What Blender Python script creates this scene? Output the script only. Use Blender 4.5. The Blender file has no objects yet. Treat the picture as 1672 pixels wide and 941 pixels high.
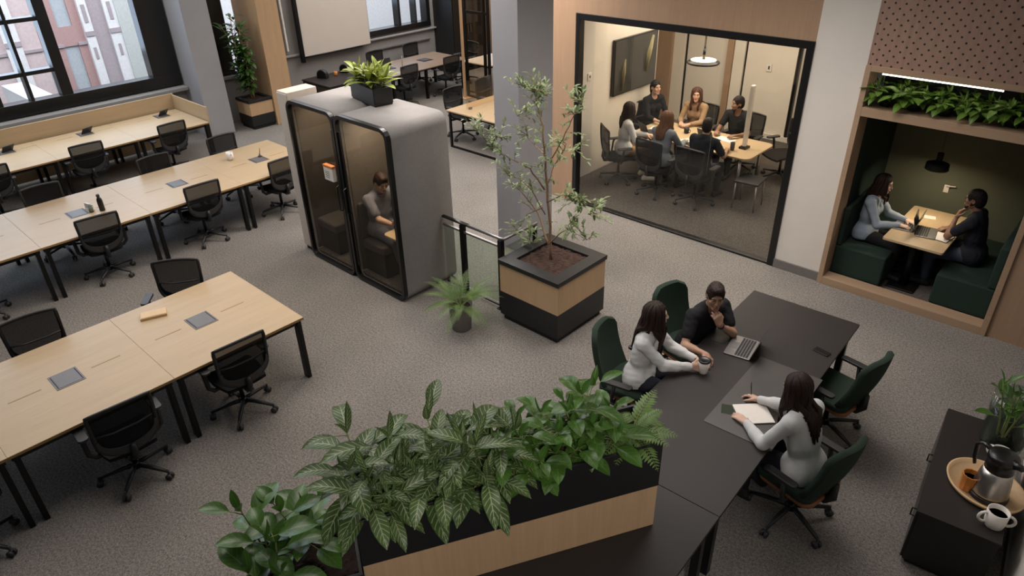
import bpy, math, random
import numpy as np
from mathutils import Vector, Matrix
PI=math.pi
R=math.radians
C=bpy.context.scene.collection
# ------------------------------------------------------------------ camera
CAM_H=4.55
F,PITCH,YAW,ROLL=1139.27,0.530833,0.755469,0.0241493
def cam_axes():
    cp,sp=math.cos(PITCH),math.sin(PITCH)
    fw=Vector((-math.sin(YAW)*cp,math.cos(YAW)*cp,-sp)); r=Vector((math.cos(YAW),math.sin(YAW),0)); d=fw.cross(r)
    c,s=math.cos(ROLL),math.sin(ROLL)
    return c*r+s*d,-s*r+c*d,fw
AX=cam_axes()
def ray(x,y): return AX[0]*((x-836)/F)+AX[1]*((y-470.5)/F)+AX[2]
def onz(x,y,z):
    r=ray(x,y); return Vector((0,0,CAM_H))+r*((z-CAM_H)/r.z)
def ony(x,y,Y):
    r=ray(x,y); return Vector((0,0,CAM_H))+r*(Y/r.y)
def onx(x,y,X):
    r=ray(x,y); return Vector((0,0,CAM_H))+r*(X/r.x)
cd=bpy.data.cameras.new('camera'); cam=bpy.data.objects.new('camera',cd); C.objects.link(cam)
cd.sensor_width=36; cd.lens=F/1672*36; cd.clip_start=.05; cd.clip_end=200
M3=Matrix((AX[0],-AX[1],-AX[2])).transposed()
cam.matrix_world=Matrix.Translation((0,0,CAM_H))@M3.to_4x4()
bpy.context.scene.camera=cam
vs=bpy.context.scene.view_settings
vs.view_transform='Standard'; vs.look='None'; vs.gamma=1; vs.exposure=0; vs.use_curve_mapping=False
# ------------------------------------------------------------------ materials
def lin(h):
    h=h.lstrip('#'); o=[]
    for i in (0,2,4):
        c=int(h[i:i+2],16)/255; o.append(c/12.92 if c<=.04045 else ((c+.055)/1.055)**2.4)
    return (*o,1)
class NT:
    def __init__(s,name):
        s.m=bpy.data.materials.new(name); s.m.use_nodes=True; s.t=s.m.node_tree; s.n=s.t.nodes; s.b=s.n['Principled BSDF']; s.out=s.n['Material Output']
    def add(s,k,**kw):
        n=s.n.new(k)
        for a,v in kw.items(): setattr(n,a,v)
        return n
    def ln(s,a,b): s.t.links.new(a,b)
    def math(s,op,a,b=None,c=None):
        n=s.add('ShaderNodeMath',operation=op)
        for i,v in enumerate((a,b,c)):
            if v is None: continue
            if isinstance(v,(int,float)): n.inputs[i].default_value=v
            else: s.ln(v,n.inputs[i])
        return n.outputs[0]
    def coords(s,scale=(1,1,1),kind='Object'):
        tc=s.add('ShaderNodeTexCoord'); mp=s.add('ShaderNodeMapping'); mp.inputs['Scale'].default_value=scale
        s.ln(tc.outputs[kind],mp.inputs[0]); return mp.outputs[0]
    def noise(s,vec,scale,detail=3,rough=.5):
        n=s.add('ShaderNodeTexNoise'); n.inputs['Scale'].default_value=scale; n.inputs['Detail'].default_value=detail; n.inputs['Roughness'].default_value=rough
        s.ln(vec,n.inputs['Vector']); return n.outputs['Fac']
    def ramp(s,fac,stops):
        n=s.add('ShaderNodeValToRGB'); e=n.color_ramp.elements
        while len(e)<len(stops): e.new(.5)
        for i,(p,c) in enumerate(stops): e[i].position=p; e[i].color=c
        s.ln(fac,n.inputs[0]); return n.outputs[0]
    def mix(s,fac,a,b):
        n=s.add('ShaderNodeMix',data_type='RGBA')
        for i,v in ((0,fac),(6,a),(7,b)):
            if isinstance(v,(tuple,float,int)): n.inputs[i].default_value=v
            else: s.ln(v,n.inputs[i])
        return n.outputs[2]
    def bump(s,fac,strength,dist=.01):
        n=s.add('ShaderNodeBump'); n.inputs['Strength'].default_value=strength; n.inputs['Distance'].default_value=dist
        s.ln(fac,n.inputs['Height']); s.ln(n.outputs[0],s.b.inputs['Normal'])
def shade(c,k): return (min(1,c[0]*k),min(1,c[1]*k),min(1,c[2]*k),1)
def plain(name,col,rough=.6,metal=0,var=.08,scale=18,bump=0,spec=.5):
    t=NT(name); c=lin(col) if isinstance(col,str) else col
    t.b.inputs['Roughness'].default_value=rough; t.b.inputs['Metallic'].default_value=metal; t.b.inputs['Specular IOR Level'].default_value=spec
    v=t.coords(); f=t.noise(v,scale)
    t.ln(t.ramp(f,[(.25,shade(c,1-var)),(.75,shade(c,1+var))]),t.b.inputs['Base Color'])
    if bump: t.bump(f,bump)
    return t.m
def wood(name,col,axis='y',contrast=.16,rough=.5,fine=1):
    t=NT(name); c=lin(col); sc={'x':(1.2,22,22),'y':(22,1.2,22),'z':(22,22,1.2)}[axis]
    v=t.coords(sc); f=t.noise(v,1.6*fine,5,.6); f2=t.noise(t.coords(tuple(q*.25 for q in sc)),1.3,2)
    a=t.ramp(f,[(.3,shade(c,1-contrast)),(.7,shade(c,1+contrast*.6))])
    b=t.ramp(f2,[(.3,shade(c,.9)),(.7,shade(c,1.08))])
    t.ln(t.mix(.45,a,b),t.b.inputs['Base Color']); t.b.inputs['Roughness'].default_value=rough; t.b.inputs['Specular IOR Level'].default_value=.35
    return t.m
def cloth(name,col,rough=.9,scale=90,bump=.25,var=.12):
    t=NT(name); c=lin(col); v=t.coords(); f=t.noise(v,scale,2); g=t.noise(v,5,3)
    a=t.ramp(f,[(.3,shade(c,1-var)),(.7,shade(c,1+var))]); b=t.ramp(g,[(.3,shade(c,.9)),(.7,shade(c,1.1))])
    t.ln(t.mix(.4,a,b),t.b.inputs['Base Color']); t.b.inputs['Roughness'].default_value=rough; t.b.inputs['Specular IOR Level'].default_value=.2
    t.bump(f,bump,.004); return t.m
def glass(name,tint,refl=1.0,rough=.01):
    t=NT(name); tr=t.add('ShaderNodeBsdfTransparent'); tr.inputs[0].default_value=tint
    gl=t.add('ShaderNodeBsdfGlossy'); gl.inputs['Roughness'].default_value=rough; gl.inputs[0].default_value=(1,1,1,1)
    fr=t.add('ShaderNodeFresnel'); ge=t.add('ShaderNodeNewGeometry'); t.ln(t.math('ADD',1.45,t.math('MULTIPLY',ge.outputs['Backfacing'],1/1.45-1.45)),fr.inputs[0])
    mx=t.add('ShaderNodeMixShader'); t.ln(t.math('MULTIPLY',fr.outputs[0],refl),mx.inputs[0]); t.ln(tr.outputs[0],mx.inputs[1]); t.ln(gl.outputs[0],mx.inputs[2]); t.ln(mx.outputs[0],t.out.inputs[0])
    return t.m
def emit(name,col,strength):
    t=NT(name); t.b.inputs['Base Color'].default_value=lin(col); t.b.inputs['Emission Color'].default_value=lin(col); t.b.inputs['Emission Strength'].default_value=strength; return t.m
def netting(name,col,alpha):
    t=NT(name); t.b.inputs['Base Color'].default_value=lin(col); t.b.inputs['Roughness'].default_value=.8; t.b.inputs['Specular IOR Level'].default_value=.2
    tr=t.add('ShaderNodeBsdfTransparent'); mx=t.add('ShaderNodeMixShader'); mx.inputs[0].default_value=alpha
    t.ln(tr.outputs[0],mx.inputs[1]); t.ln(t.b.outputs[0],mx.inputs[2]); t.ln(mx.outputs[0],t.out.inputs[0]); return t.m
def leafmat(name,dark,light,veins=8,width=.22,amount=.8,rib=.06,rough=.4):
    """leaf with a pale midrib and feathered veins, laid out on the leaf's own UV"""
    t=NT(name); uv=t.add('ShaderNodeUVMap'); sp=t.add('ShaderNodeSeparateXYZ'); t.ln(uv.outputs[0],sp.inputs[0])
    a=t.math('MULTIPLY',t.math('ABSOLUTE',t.math('SUBTRACT',sp.outputs[0],.5)),2)
    ph=t.math('FRACT',t.math('SUBTRACT',t.math('MULTIPLY',sp.outputs[1],veins),t.math('MULTIPLY',a,1.7)))
    st=t.math('MULTIPLY',t.math('LESS_THAN',ph,width),t.math('LESS_THAN',a,.86))
    mid=t.math('LESS_THAN',a,rib)
    mk=t.math('MULTIPLY',t.math('MAXIMUM',st,mid),amount)
    oi=t.add('ShaderNodeObjectInfo'); n=t.noise(t.coords((1,1,1)),6,2)
    d=lin(dark); base=t.ramp(n,[(.3,shade(d,.7)),(.7,shade(d,1.35))])
    col=t.mix(mk,base,lin(light))
    t.ln(col,t.b.inputs['Base Color']); t.b.inputs['Roughness'].default_value=rough; t.b.inputs['Specular IOR Level'].default_value=.4
    tl=t.add('ShaderNodeBsdfTranslucent'); t.ln(col,tl.inputs[0]); mx=t.add('ShaderNodeMixShader'); mx.inputs[0].default_value=.22
    t.ln(t.b.outputs[0],mx.inputs[1]); t.ln(tl.outputs[0],mx.inputs[2]); t.ln(mx.outputs[0],t.out.inputs[0]); return t.m
def carpet(name,c1,c2,c3):
    t=NT(name); v=t.coords(); f=t.noise(v,85,2,.7); g=t.noise(v,42,3,.7); w=t.noise(v,.8,3)
    a=t.ramp(f,[(.33,lin(c1)),(.5,lin(c2)),(.68,lin(c3))]); b=t.ramp(g,[(.35,lin(c1)),(.65,lin(c3))])
    m=t.mix(.4,a,b); wv=t.ramp(w,[(.3,(.86,.86,.86,1)),(.7,(1.1,1.1,1.1,1))])
    n=t.add('ShaderNodeMix',data_type='RGBA',blend_type='MULTIPLY'); n.inputs[0].default_value=1; t.ln(m,n.inputs[6]); t.ln(wv,n.inputs[7])
    t.ln(n.outputs[2],t.b.inputs['Base Color']); t.b.inputs['Roughness'].default_value=.95; t.b.inputs['Specular IOR Level'].default_value=.1
    t.bump(f,.5,.01); return t.m
def perforated(name,col):
    t=wood.__wrapped__ if False else NT(name); c=lin(col); v=t.coords((22,22,1.2)); f=t.noise(v,1.4,4)
    base=t.ramp(f,[(.3,shade(c,.88)),(.7,shade(c,1.08))])
    tc=t.add('ShaderNodeTexCoord'); sp=t.add('ShaderNodeSeparateXYZ'); t.ln(tc.outputs['Object'],sp.inputs[0])
    P=.105
    def grid(ox,oz):
        fx=t.math('SUBTRACT',t.math('FRACT',t.math('DIVIDE',t.math('ADD',sp.outputs[0],ox),P)),.5)
        fz=t.math('SUBTRACT',t.math('FRACT',t.math('DIVIDE',t.math('ADD',sp.outputs[2],oz),P)),.5)
        return t.math('LESS_THAN',t.math('ADD',t.math('MULTIPLY',fx,fx),t.math('MULTIPLY',fz,fz)),.0105)
    hole=t.math('MAXIMUM',grid(0,0),grid(P/2,P/2))
    t.ln(t.mix(hole,base,lin('1a120d')),t.b.inputs['Base Color']); t.b.inputs['Roughness'].default_value=.6; return t.m
M={}
M['carpet']=carpet('grey carpet','4f4a46','78736d','9c968f')
M['carpet_dark']=carpet('dark carpet','3c3835','57524d','6e6862')
M['desk']=wood('pale oak desk','b59d7c','y',.1,.42)
M['desk_edge']=wood('oak edge','9c7a4c','y',.2,.5)
M['oak_x']=wood('oak veneer','ba9a77','z',.13,.5)
M['oak_frame']=wood('oak wall panel','a1846a','z',.14,.55)
M['oak_frame_h']=wood('oak trim','a0866d','x',.14,.55)
M['perf']=perforated('perforated oak panel','967868')
M['walnut']=wood('brown table','7a6554','y',.12,.4)
M['black']=plain('black paint','1a1a1b',.45,0,.1)
M['black_matt']=plain('matt black','161616',.7,0,.12)
M['black_gloss']=plain('black frame','121213',.3,0,.1)
M['black_metal']=plain('black metal','131315',.35,.4,.1)
M['plastic']=plain('black plastic','1b1b1c',.5,0,.1)
M['plastic_grey']=plain('dark grey plastic','353434',.5,0,.1)
M['table_black']=plain('black linoleum','292523',.5,0,.05,4,0,.3)
M['net']=netting('chair netting','121213',.9)
M['seat_black']=cloth('black seat fabric','19191b')
M['green']=cloth('dark green fabric','27332a')
M['green_bench']=cloth('green upholstery','24322c')
M['tan']=wood('tan seat shell','8a5a35','y',.1,.45)
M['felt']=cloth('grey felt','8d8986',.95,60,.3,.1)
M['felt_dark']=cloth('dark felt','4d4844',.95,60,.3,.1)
M['wall_grey']=plain('grey wall','8d8a88',.8,0,.04,3)
M['wall_white']=plain('white wall','cfc8bf',.8,0,.03,3)
M['wall_cream']=plain('cream wall','d9d0c2',.8,0,.03,3)
M['wall_green']=plain('olive wall','606353',.85,0,.05,3)
M['col_grey']=plain('grey column','9b9a9d',.75,0,.03,3)
M['skirt']=plain('grey baseboard','6c6864',.6,0,.05)
M['cream_cab']=plain('cream laminate','c2b7aa',.5,0,.03)
M['glass']=glass('clear glass',(.93,.95,.94,1),.8)
M['glass_room']=glass('room glass',(.94,.94,.93,1),.7)
M['glass_smoke']=glass('smoked glass',(.80,.78,.75,1),.35)
M['glass_green']=glass('green glass',(.8,.86,.81,1),.9)
M['glass_bronze']=glass('bronze glass',(.93,.87,.78,1),.8)
M['window_glass']=glass('window glass',(.96,.97,.98,1),.5)
M['steel']=plain('brushed steel','b5b0aa',.3,.95,.06,40)
M['alu']=plain('aluminium','8f8d8c',.35,.8,.05,40)
M['grey_box']=plain('grey power box','6a6563',.45,.2,.05)
M['white_cer']=plain('white ceramic','ded8d0',.3,0,.03)
M['paper']=plain('paper','dcd5cd',.85,0,.03)
M['soil']=plain('bark mulch','3d2a21',.95,0,.5,60,1)
M['soil_dark']=plain('dark soil','2a1c16',.95,0,.5,60,1)
M['concrete']=plain('grey pot','6d6862',.7,0,.08,12)
M['bark']=plain('branch bark','8a6f57',.8,0,.2,30)
M['stem']=plain('green stem','6d7a45',.6,0,.15)
M['screen']=plain('projection screen','c9c0b6',.8,0,.02,3)
M['laptop_screen']=plain('laptop screen','17181b',.2,0,.03)
M['key']=plain('keyboard','151515',.6,0,.05)
M['coffee']=plain('coffee','2a160c',.15,0,.05)
M['amber']=plain('amber glass','c07a3c',.2,0,.2,30)
M['tray']=wood('ash tray','cbab82','x',.12,.5)
M['led']=emit('led strip','fff3dc',6)
M['lamp_disc']=emit('lamp diffuser','ffe9c8',3.2)
M['lamp_warm']=emit('warm lamp','ffdca0',6)
M['calathea']=leafmat('striped leaf','41562b','b3bd8e',8,.17,.6)
M['philo']=leafmat('glossy leaf','426526','7f9c57',6,.08,.45,.05,.3)
M['philo_bright']=leafmat('young leaf','5a7d22','86a03f',5,.08,.4,.05,.3)
M['fern']=leafmat('fern leaf','587239','8fa663',1,.0,.4,.12)
M['tree_leaf']=leafmat('tree leaf','7a8a60','a5b088',1,.0,.5,.1)
M['bamboo_leaf']=leafmat('bush leaf','3f6128','6f8a44',1,.0,.5,.08)
M['gold_leaf']=leafmat('yellow green leaf','7b8a35','b7b055',6,.15,.6)
M['pothos']=leafmat('pothos leaf','55762a','93a94e',5,.1,.5,.06)
# ------------------------------------------------------------------ mesh helpers
class MB:
    def __init__(s): s.v=[]; s.f=[]; s.uv=[]   # uv: per face list or None
    def face(s,idx,uv=None): s.f.append(tuple(idx)); s.uv.append(uv)
    def box(s,x0,x1,y0,y1,z0,z1,mx=None):
        b=len(s.v); P=[(x0,y0,z0),(x1,y0,z0),(x1,y1,z0),(x0,y1,z0),(x0,y0,z1),(x1,y0,z1),(x1,y1,z1),(x0,y1,z1)]
        if mx is not None: P=[tuple(mx@Vector(p)) for p in P]
        s.v+=P
        for q in ((0,3,2,1),(4,5,6,7),(0,1,5,4),(1,2,6,5),(2,3,7,6),(3,0,4,7)): s.face([b+i for i in q])
        return s
    def tube(s,pts,rad,n=8,cap=True,flat=1.0,closed=False):
        pts=[Vector(p) for p in pts]; b=len(s.v); m=len(pts)
        rs=rad if isinstance(rad,(list,tuple)) else [rad]*m
        up=None
        for i,p in enumerate(pts):
            if closed: t=pts[(i+1)%m]-pts[i-1]
            else: t=pts[min(i+1,m-1)]-pts[max(i-1,0)]
            if t.length<1e-9: t=Vector((0,0,1))
            t.normalize()
            if up is None:
                up=Vector((0,0,1)) if abs(t.z)<.9 else Vector((0,1,0))
            a=t.cross(up)
            if a.length<1e-6: a=t.cross(Vector((1,.3,.2)))
            a.normalize(); u=a.cross(t); up=u
            for k in range(n):
                th=2*PI*k/n; s.v.append(tuple(p+(a*math.cos(th)+u*math.sin(th)*flat)*rs[i]))
        for i in range(m if closed else m-1):
            for k in range(n):
                j=(i+1)%m
                s.face((b+i*n+k,b+i*n+(k+1)%n,b+j*n+(k+1)%n,b+j*n+k))
        if cap and not closed:
            s.face([b+k for k in range(n)][::-1]); s.face([b+(m-1)*n+k for k in range(n)])
        return s
    def cyl(s,p0,p1,r0,r1=None,n=16): return s.tube([p0,p1],[r0,r0 if r1 is None else r1],n)
    def lathe(s,prof,c=(0,0,0),n=24,sx=1,sy=1):
        b=len(s.v); m=len(prof)
        for r,z in prof:
            for k in range(n):
                th=2*PI*k/n; s.v.append((c[0]+r*math.cos(th)*sx,c[1]+r*math.sin(th)*sy,c[2]+z))
        for i in range(m-1):
            for k in range(n): s.face((b+i*n+k,b+i*n+(k+1)%n,b+(i+1)*n+(k+1)%n,b+(i+1)*n+k))
        if prof[0][0]>1e-5: s.face([b+k for k in range(n)][::-1])
        if prof[-1][0]>1e-5: s.face([b+(m-1)*n+k for k in range(n)])
        return s
    def prism(s,poly,z0,z1,mx=None):
        b=len(s.v); n=len(poly); P=[(x,y,z0) for x,y in poly]+[(x,y,z1) for x,y in poly]
        if mx is not None: P=[tuple(mx@Vector(p)) for p in P]
        s.v+=P; s.face([b+i for i in range(n)][::-1]); s.face([b+n+i for i in range(n)])
        for i in range(n): j=(i+1)%n; s.face((b+i,b+j,b+n+j,b+n+i))
        return s
    def ring(s,outer,inner,z0,z1,mx=None):
        """frame between two loops of equal length, extruded along local z"""
        b=len(s.v); n=len(outer)
        P=[(x,y,z0) for x,y in outer]+[(x,y,z1) for x,y in outer]+[(x,y,z0) for x,y in inner]+[(x,y,z1) for x,y in inner]
        if mx is not None: P=[tuple(mx@Vector(p)) for p in P]
        s.v+=P
        for i in range(n):
            j=(i+1)%n
            s.face((b+i,b+j,b+n+j,b+n+i)); s.face((b+2*n+j,b+2*n+i,b+3*n+i,b+3*n+j))
            s.face((b+n+i,b+n+j,b+3*n+j,b+3*n+i)); s.face((b+j,b+i,b+2*n+i,b+2*n+j))
        return s
    def grid(s,rows,uvs=False,thick=0):
        b=len(s.v); m=len(rows); n=len(rows[0])
        for r in rows: s.v+=[tuple(p) for p in r]
        for i in range(m-1):
            for k in range(n-1):
                uv=[(k/(n-1),i/(m-1)),((k+1)/(n-1),i/(m-1)),((k+1)/(n-1),(i+1)/(m-1)),(k/(n-1),(i+1)/(m-1))] if uvs else None
                s.face((b+i*n+k,b+i*n+k+1,b+(i+1)*n+k+1,b+(i+1)*n+k),uv)
        return s
    def ball(s,c,r,n=10,m=7):
        rx,ry,rz=r if isinstance(r,(tuple,list)) else (r,r,r)
        return s.lathe([(max(1e-6,math.sin(PI*i/m)),-math.cos(PI*i/m)*rz) for i in range(m+1)],c,n,rx,ry)
    def leaf(s,base,d,up,L,W,droop=.4,fold=.25,shape=1.0,n=6,cup=0):
        """one blade: starts at base, heads along d, arches by droop, folded along its midrib"""
        d=Vector(d).normalized(); up=Vector(up); side=d.cross(up)
        if side.length<1e-4: side=d.cross(Vector((1,0.2,0)))
        side.normalize(); nrm=side.cross(d).normalized()
        rows=[]; p=Vector(base); ang=0
        for i in range(n+1):
            t=i/n; w=W*.5*(math.sin(PI*min(1,t**shape*.97+.02))**.85)
            if i==n: w=W*.012
            if i==0: w=W*.06
            a=droop*t; dd=d*math.cos(a)-nrm*math.sin(a); nn=nrm*math.cos(a)+d*math.sin(a)
            rows.append([p-side*w+nn*w*fold,p-side*w*.5+nn*w*fold*.35,p,p+side*w*.5+nn*w*fold*.35,p+side*w+nn*w*fold])
            p=p+dd*(L/n)
        s.grid(rows,True); return s
    def build(s,name,mat,parent=None,smooth=False,bevel=0,seg=2,mx=None):
        me=bpy.data.meshes.new(name)
        V=s.v if mx is None else [tuple(mx@Vector(p)) for p in s.v]
        me.from_pydata(V,[],s.f)
        if any(u is not None for u in s.uv):
            ul=me.uv_layers.new(name='UVMap'); k=0
            for fi,f in enumerate(s.f):
                for j in range(len(f)):
                    if s.uv[fi]: ul.data[k].uv=s.uv[fi][j]
                    k+=1
        if not any(u is not None for u in s.uv):
            import bmesh
            bm=bmesh.new(); bm.from_mesh(me); bmesh.ops.recalc_face_normals(bm,faces=bm.faces); bm.to_mesh(me); bm.free()
        me.validate(); me.materials.append(M[mat] if isinstance(mat,str) else mat)
        if smooth: me.polygons.foreach_set('use_smooth',[True]*len(me.polygons))
        o=bpy.data.objects.new(name,me); C.objects.link(o)
        if parent is not None: o.parent=parent
        if bevel:
            b=o.modifiers.new('bevel','BEVEL'); b.width=bevel; b.segments=seg; b.limit_method='ANGLE'; b.angle_limit=R(40)
            me.polygons.foreach_set('use_smooth',[True]*len(me.polygons)); w=o.modifiers.new('wn','WEIGHTED_NORMAL')
        return o
def tag(o,label,cat,group=None):
    o['label']=label; o['category']=cat
    if group: o['group']=group
    return o
def thing(name,label,cat,loc=(0,0,0),rotz=0,group=None):
    o=bpy.data.objects.new(name,None); o.empty_display_size=.1; C.objects.link(o); o.location=loc; o.rotation_euler=(0,0,rotz)
    return tag(o,label,cat,group)
def struct(o): o['kind']='structure'; return o
def dup(src,loc,rotz,label,group=None,parent=None):
    kids={}
    for ob in bpy.data.objects:
        if ob.parent is not None: kids.setdefault(ob.parent.name,[]).append(ob)
    def rec(o,par):
        c=o.copy(); C.objects.link(c)
        if par is not None: c.parent=par
        for k in kids.get(o.name,[]): rec(k,c)
        return c
    r=rec(src,None); r.location=loc; r.rotation_euler=(0,0,rotz); r['label']=label
    if group: r['group']=group
    return r
def rrect(x0,x1,y0,y1,r,n=6):
    out=[]
    for cx,cy,a0 in ((x1-r,y1-r,0),(x0+r,y1-r,90),(x0+r,y0+r,180),(x1-r,y0+r,270)):
        for i in range(n+1):
            a=R(a0+90*i/n); out.append((cx+r*math.cos(a),cy+r*math.sin(a)))
    return out
XZ=Matrix(((1,0,0,0),(0,0,1,0),(0,1,0,0),(0,0,0,1)))   # (x,y,z)->(x,z,y): draw in x-z, extrude along y
# ================================================================== SETTING
def sbox(name,mat,*b,parent=None,bevel=0):
    o=MB().box(*b).build(name,mat,parent,bevel=bevel)
    return struct(o) if parent is None else o
sbox('floor','carpet',-16,3,-5,17,-.15,0)
sbox('floor_meeting','carpet_dark',-7.05,-3,8.42,13.3,0,.006)
# window wall, x = -15
w=MB(); w.box(-15.3,-15,-5,14.8,0,1.0); w.box(-15.3,-15,6.1,6.98,1.0,4.6); w.box(-15.3,-15,8.0,10.86,1.0,4.6); w.box(-15.3,-15,12.97,14.8,1.0,4.6); w.box(-15.3,-15,10.86,12.97,1.0,1.2)
struct(w.build('wall_left','wall_grey'))
def window(name,y0,y1,z0,z1,muls,transoms,jl=.1,jr=.1,bot=.22):
    f=MB(); f.box(-15.22,-14.96,y0,y0+jl,z0,z1); f.box(-15.22,-14.96,y1-jr,y1,z0,z1); f.box(-15.22,-14.95,y0,y1,z0,z0+bot); f.box(-15.22,-14.96,y0,y1,z1-.1,z1)
    for y,t in muls: f.box(-15.2,-14.97,y-t/2,y+t/2,z0+bot,z1)
    for ya,yb,z,t in transoms: f.box(-15.19,-14.99,ya,yb,z-t/2,z+t/2)
    o=struct(f.build(name,'black_gloss',bevel=.006))
    MB().box(-15.115,-15.105,y0+.05,y1-.05,z0+.1,z1-.05).build('window_pane','window_glass',o)
    return o
window('window_1',-3,6.1,1.03,4.6,[(3.965,.19),(3.38,.055),(2.84,.13),(1.9,.06),(.9,.19),(-.9,.19)],[(2.84,3.9,1.72,.07),(2.84,3.9,2.6,.07),(.9,2.8,1.72,.07),(.9,2.8,2.6,.07)],.1,.55)
window('window_2',6.98,8.0,1.0,4.6,[],[],.3,.08,.06)
window('window_3',10.86,12.97,1.2,4.6,[(11.95,.07),(12.5,.04)],[],.09,.12,.14)
sbox('trim_1','wall_grey',-15,-14.76,-5,6.1,.93,1.0,bevel=.008)
sbox('trim_2','wall_grey',-15,-14.85,6.9,8.0,.94,1.0,bevel=.008)
sbox('trim_3','wall_grey',-15,-14.9,8.0,13.3,1.12,1.16,bevel=.008)
sbox('trim_4','alu',-15,-14.93,10.9,12.9,.86,.885,bevel=.004)
# pilaster beside the window and oak clad column
sbox('wall_pilaster','col_grey',-15,-14.27,6.12,6.66,0,4.6,bevel=.01)
sbox('wall_oak_column','oak_x',-15,-14.0,7.52,8.0,0,4.6,bevel=.006)
sbox('wall_column','col_grey',-6.32,-5.88,6.45,7.12,0,4.3,bevel=.008)
# far end
sbox('wall_back','oak_frame',-15,-9.0,14.6,14.8,0,4.6)
# glass meeting room shell
f=MB(); f.box(-6.95,-6.47,8.35,8.53,0,4.3); f.box(-6.47,-3.05,8.35,8.53,2.89,4.3)
struct(f.build('wall_meeting_front','oak_frame'))
sbox('wall_meeting_left','wall_cream',-7.1,-7.0,8.53,11.45,0,3.05)
sbox('trim_5','wall_white',-7.0,-6.975,8.55,9.5,0,2.95,bevel=.004)
sbox('wall_meeting_jog','wall_cream',-9.1,-7.1,11.38,11.45,0,3.05)
sbox('wall_meeting_far_left','wall_cream',-9.1,-9.0,11.45,13.3,0,3.05)
sbox('wall_meeting_back','wall_cream',-9.1,-2.9,13.3,13.4,0,3.05)
sbox('wall_meeting_right','wall_cream',-3.05,-2.95,8.53,13.3,0,3.05)
sbox('ceiling_meeting','wall_cream',-9.1,-2.95,8.53,13.4,3.05,3.12)
p=MB(); p.box(-8.07,-7.69,13.12,13.3,0,3.0); struct(p.build('trim_6','oak_frame'))
p=MB(); p.box(-7.69,-7.44,13.2,13.3,0,3.0); p.box(-6.36,-6.14,13.22,13.3,0,3.0); p.box(-6.1,-5.12,13.25,13.3,.0,3.0); struct(p.build('trim_7','wall_cream',bevel=.004))
p=MB(); p.box(-6.5,-6.37,13.2,13.3,0,3.0); struct(p.build('trim_8','oak_frame'))
p=MB(); p.box(-6.138,-6.105,13.27,13.3,0,3.0); p.box(-7.44,-7.41,13.27,13.3,0,3.0); p.box(-5.1,-5.05,13.22,13.3,0,3.0); struct(p.build('trim_9','black_metal'))
sbox('baseboard_meeting','wall_white',-6.1,-3.1,13.2,13.25,0,.1)
sbox('baseboard_meeting_left','skirt',-7.0,-6.97,8.55,11.4,0,.02)
f=MB()
f.box(-6.47,-6.4,8.33,8.45,0,2.89); f.box(-3.14,-3.05,8.33,8.45,0,2.89); f.box(-6.4,-3.14,8.33,8.45,2.8,2.89); f.box(-6.4,-3.14,8.34,8.44,0,.03)
wf=struct(f.build('window_4','black_gloss',bevel=.004))
for a,b in ((-6.4,-5.502),(-5.498,-4.202),(-4.198,-3.14)): MB().box(a,b,8.385,8.397,.03,2.8).build('glass_pane','glass_room',wf)
# white wall, alcove front
sbox('wall_white','wall_white',-3.05,-2.45,8.35,8.55,0,4.3)
sbox('baseboard_white','skirt',-3.05,-2.45,8.325,8.35,0,.12)
sbox('wall_right_oak','oak_frame',-.61,1.2,8.33,8.5,0,2.72)
p=MB(); p.box(-2.45,1.2,8.33,8.45,2.72,4.3); struct(p.build('wall_perforated','perf'))
f=MB(); f.box(-2.45,-2.39,8.3,8.6,0,2.72); f.box(-2.39,-.61,8.3,8.5,0,.1); f.box(-2.39,-.61,8.3,8.42,2.66,2.72); f.box(-2.39,-.61,8.3,8.9,2.17,2.27); f.box(-.61,-.55,8.3,8.35,0,2.72)
struct(f.build('trim_10','oak_frame_h',bevel=.003))
sbox('wall_alcove_left','green_bench',-2.45,-2.39,8.6,10.0,0,2.2); sbox('wall_alcove_right','green_bench',-.61,-.55,8.5,10.0,0,2.2)
sbox('wall_alcove_back','wall_green',-2.45,-.55,9.95,10.05,0,2.2)
sbox('ceiling_alcove','black_matt',-2.45,-.55,8.9,10.0,2.17,2.24)
sbox('wall_niche_back','black_matt',-2.39,-.61,8.9,8.95,2.27,2.8); sbox('ceiling_niche','black_matt',-2.39,-.61,8.42,8.95,2.72,2.78)
sbox('floor_alcove','carpet_dark',-2.39,-.61,8.5,9.95,0,.05)
# wall beside the sideboard
WR=R(6.2)
o=MB().box(0,.12,-2.2,1.75,0,3.2).build('wall_right','wall_white'); struct(o); o.location=(.37,4.5,0); o.rotation_euler=(0,0,WR)
o=MB().box(-.02,0,-2.2,1.75,0,.1).build('baseboard_right','skirt'); struct(o); o.location=(.37,4.5,0); o.rotation_euler=(0,0,WR)
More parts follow.
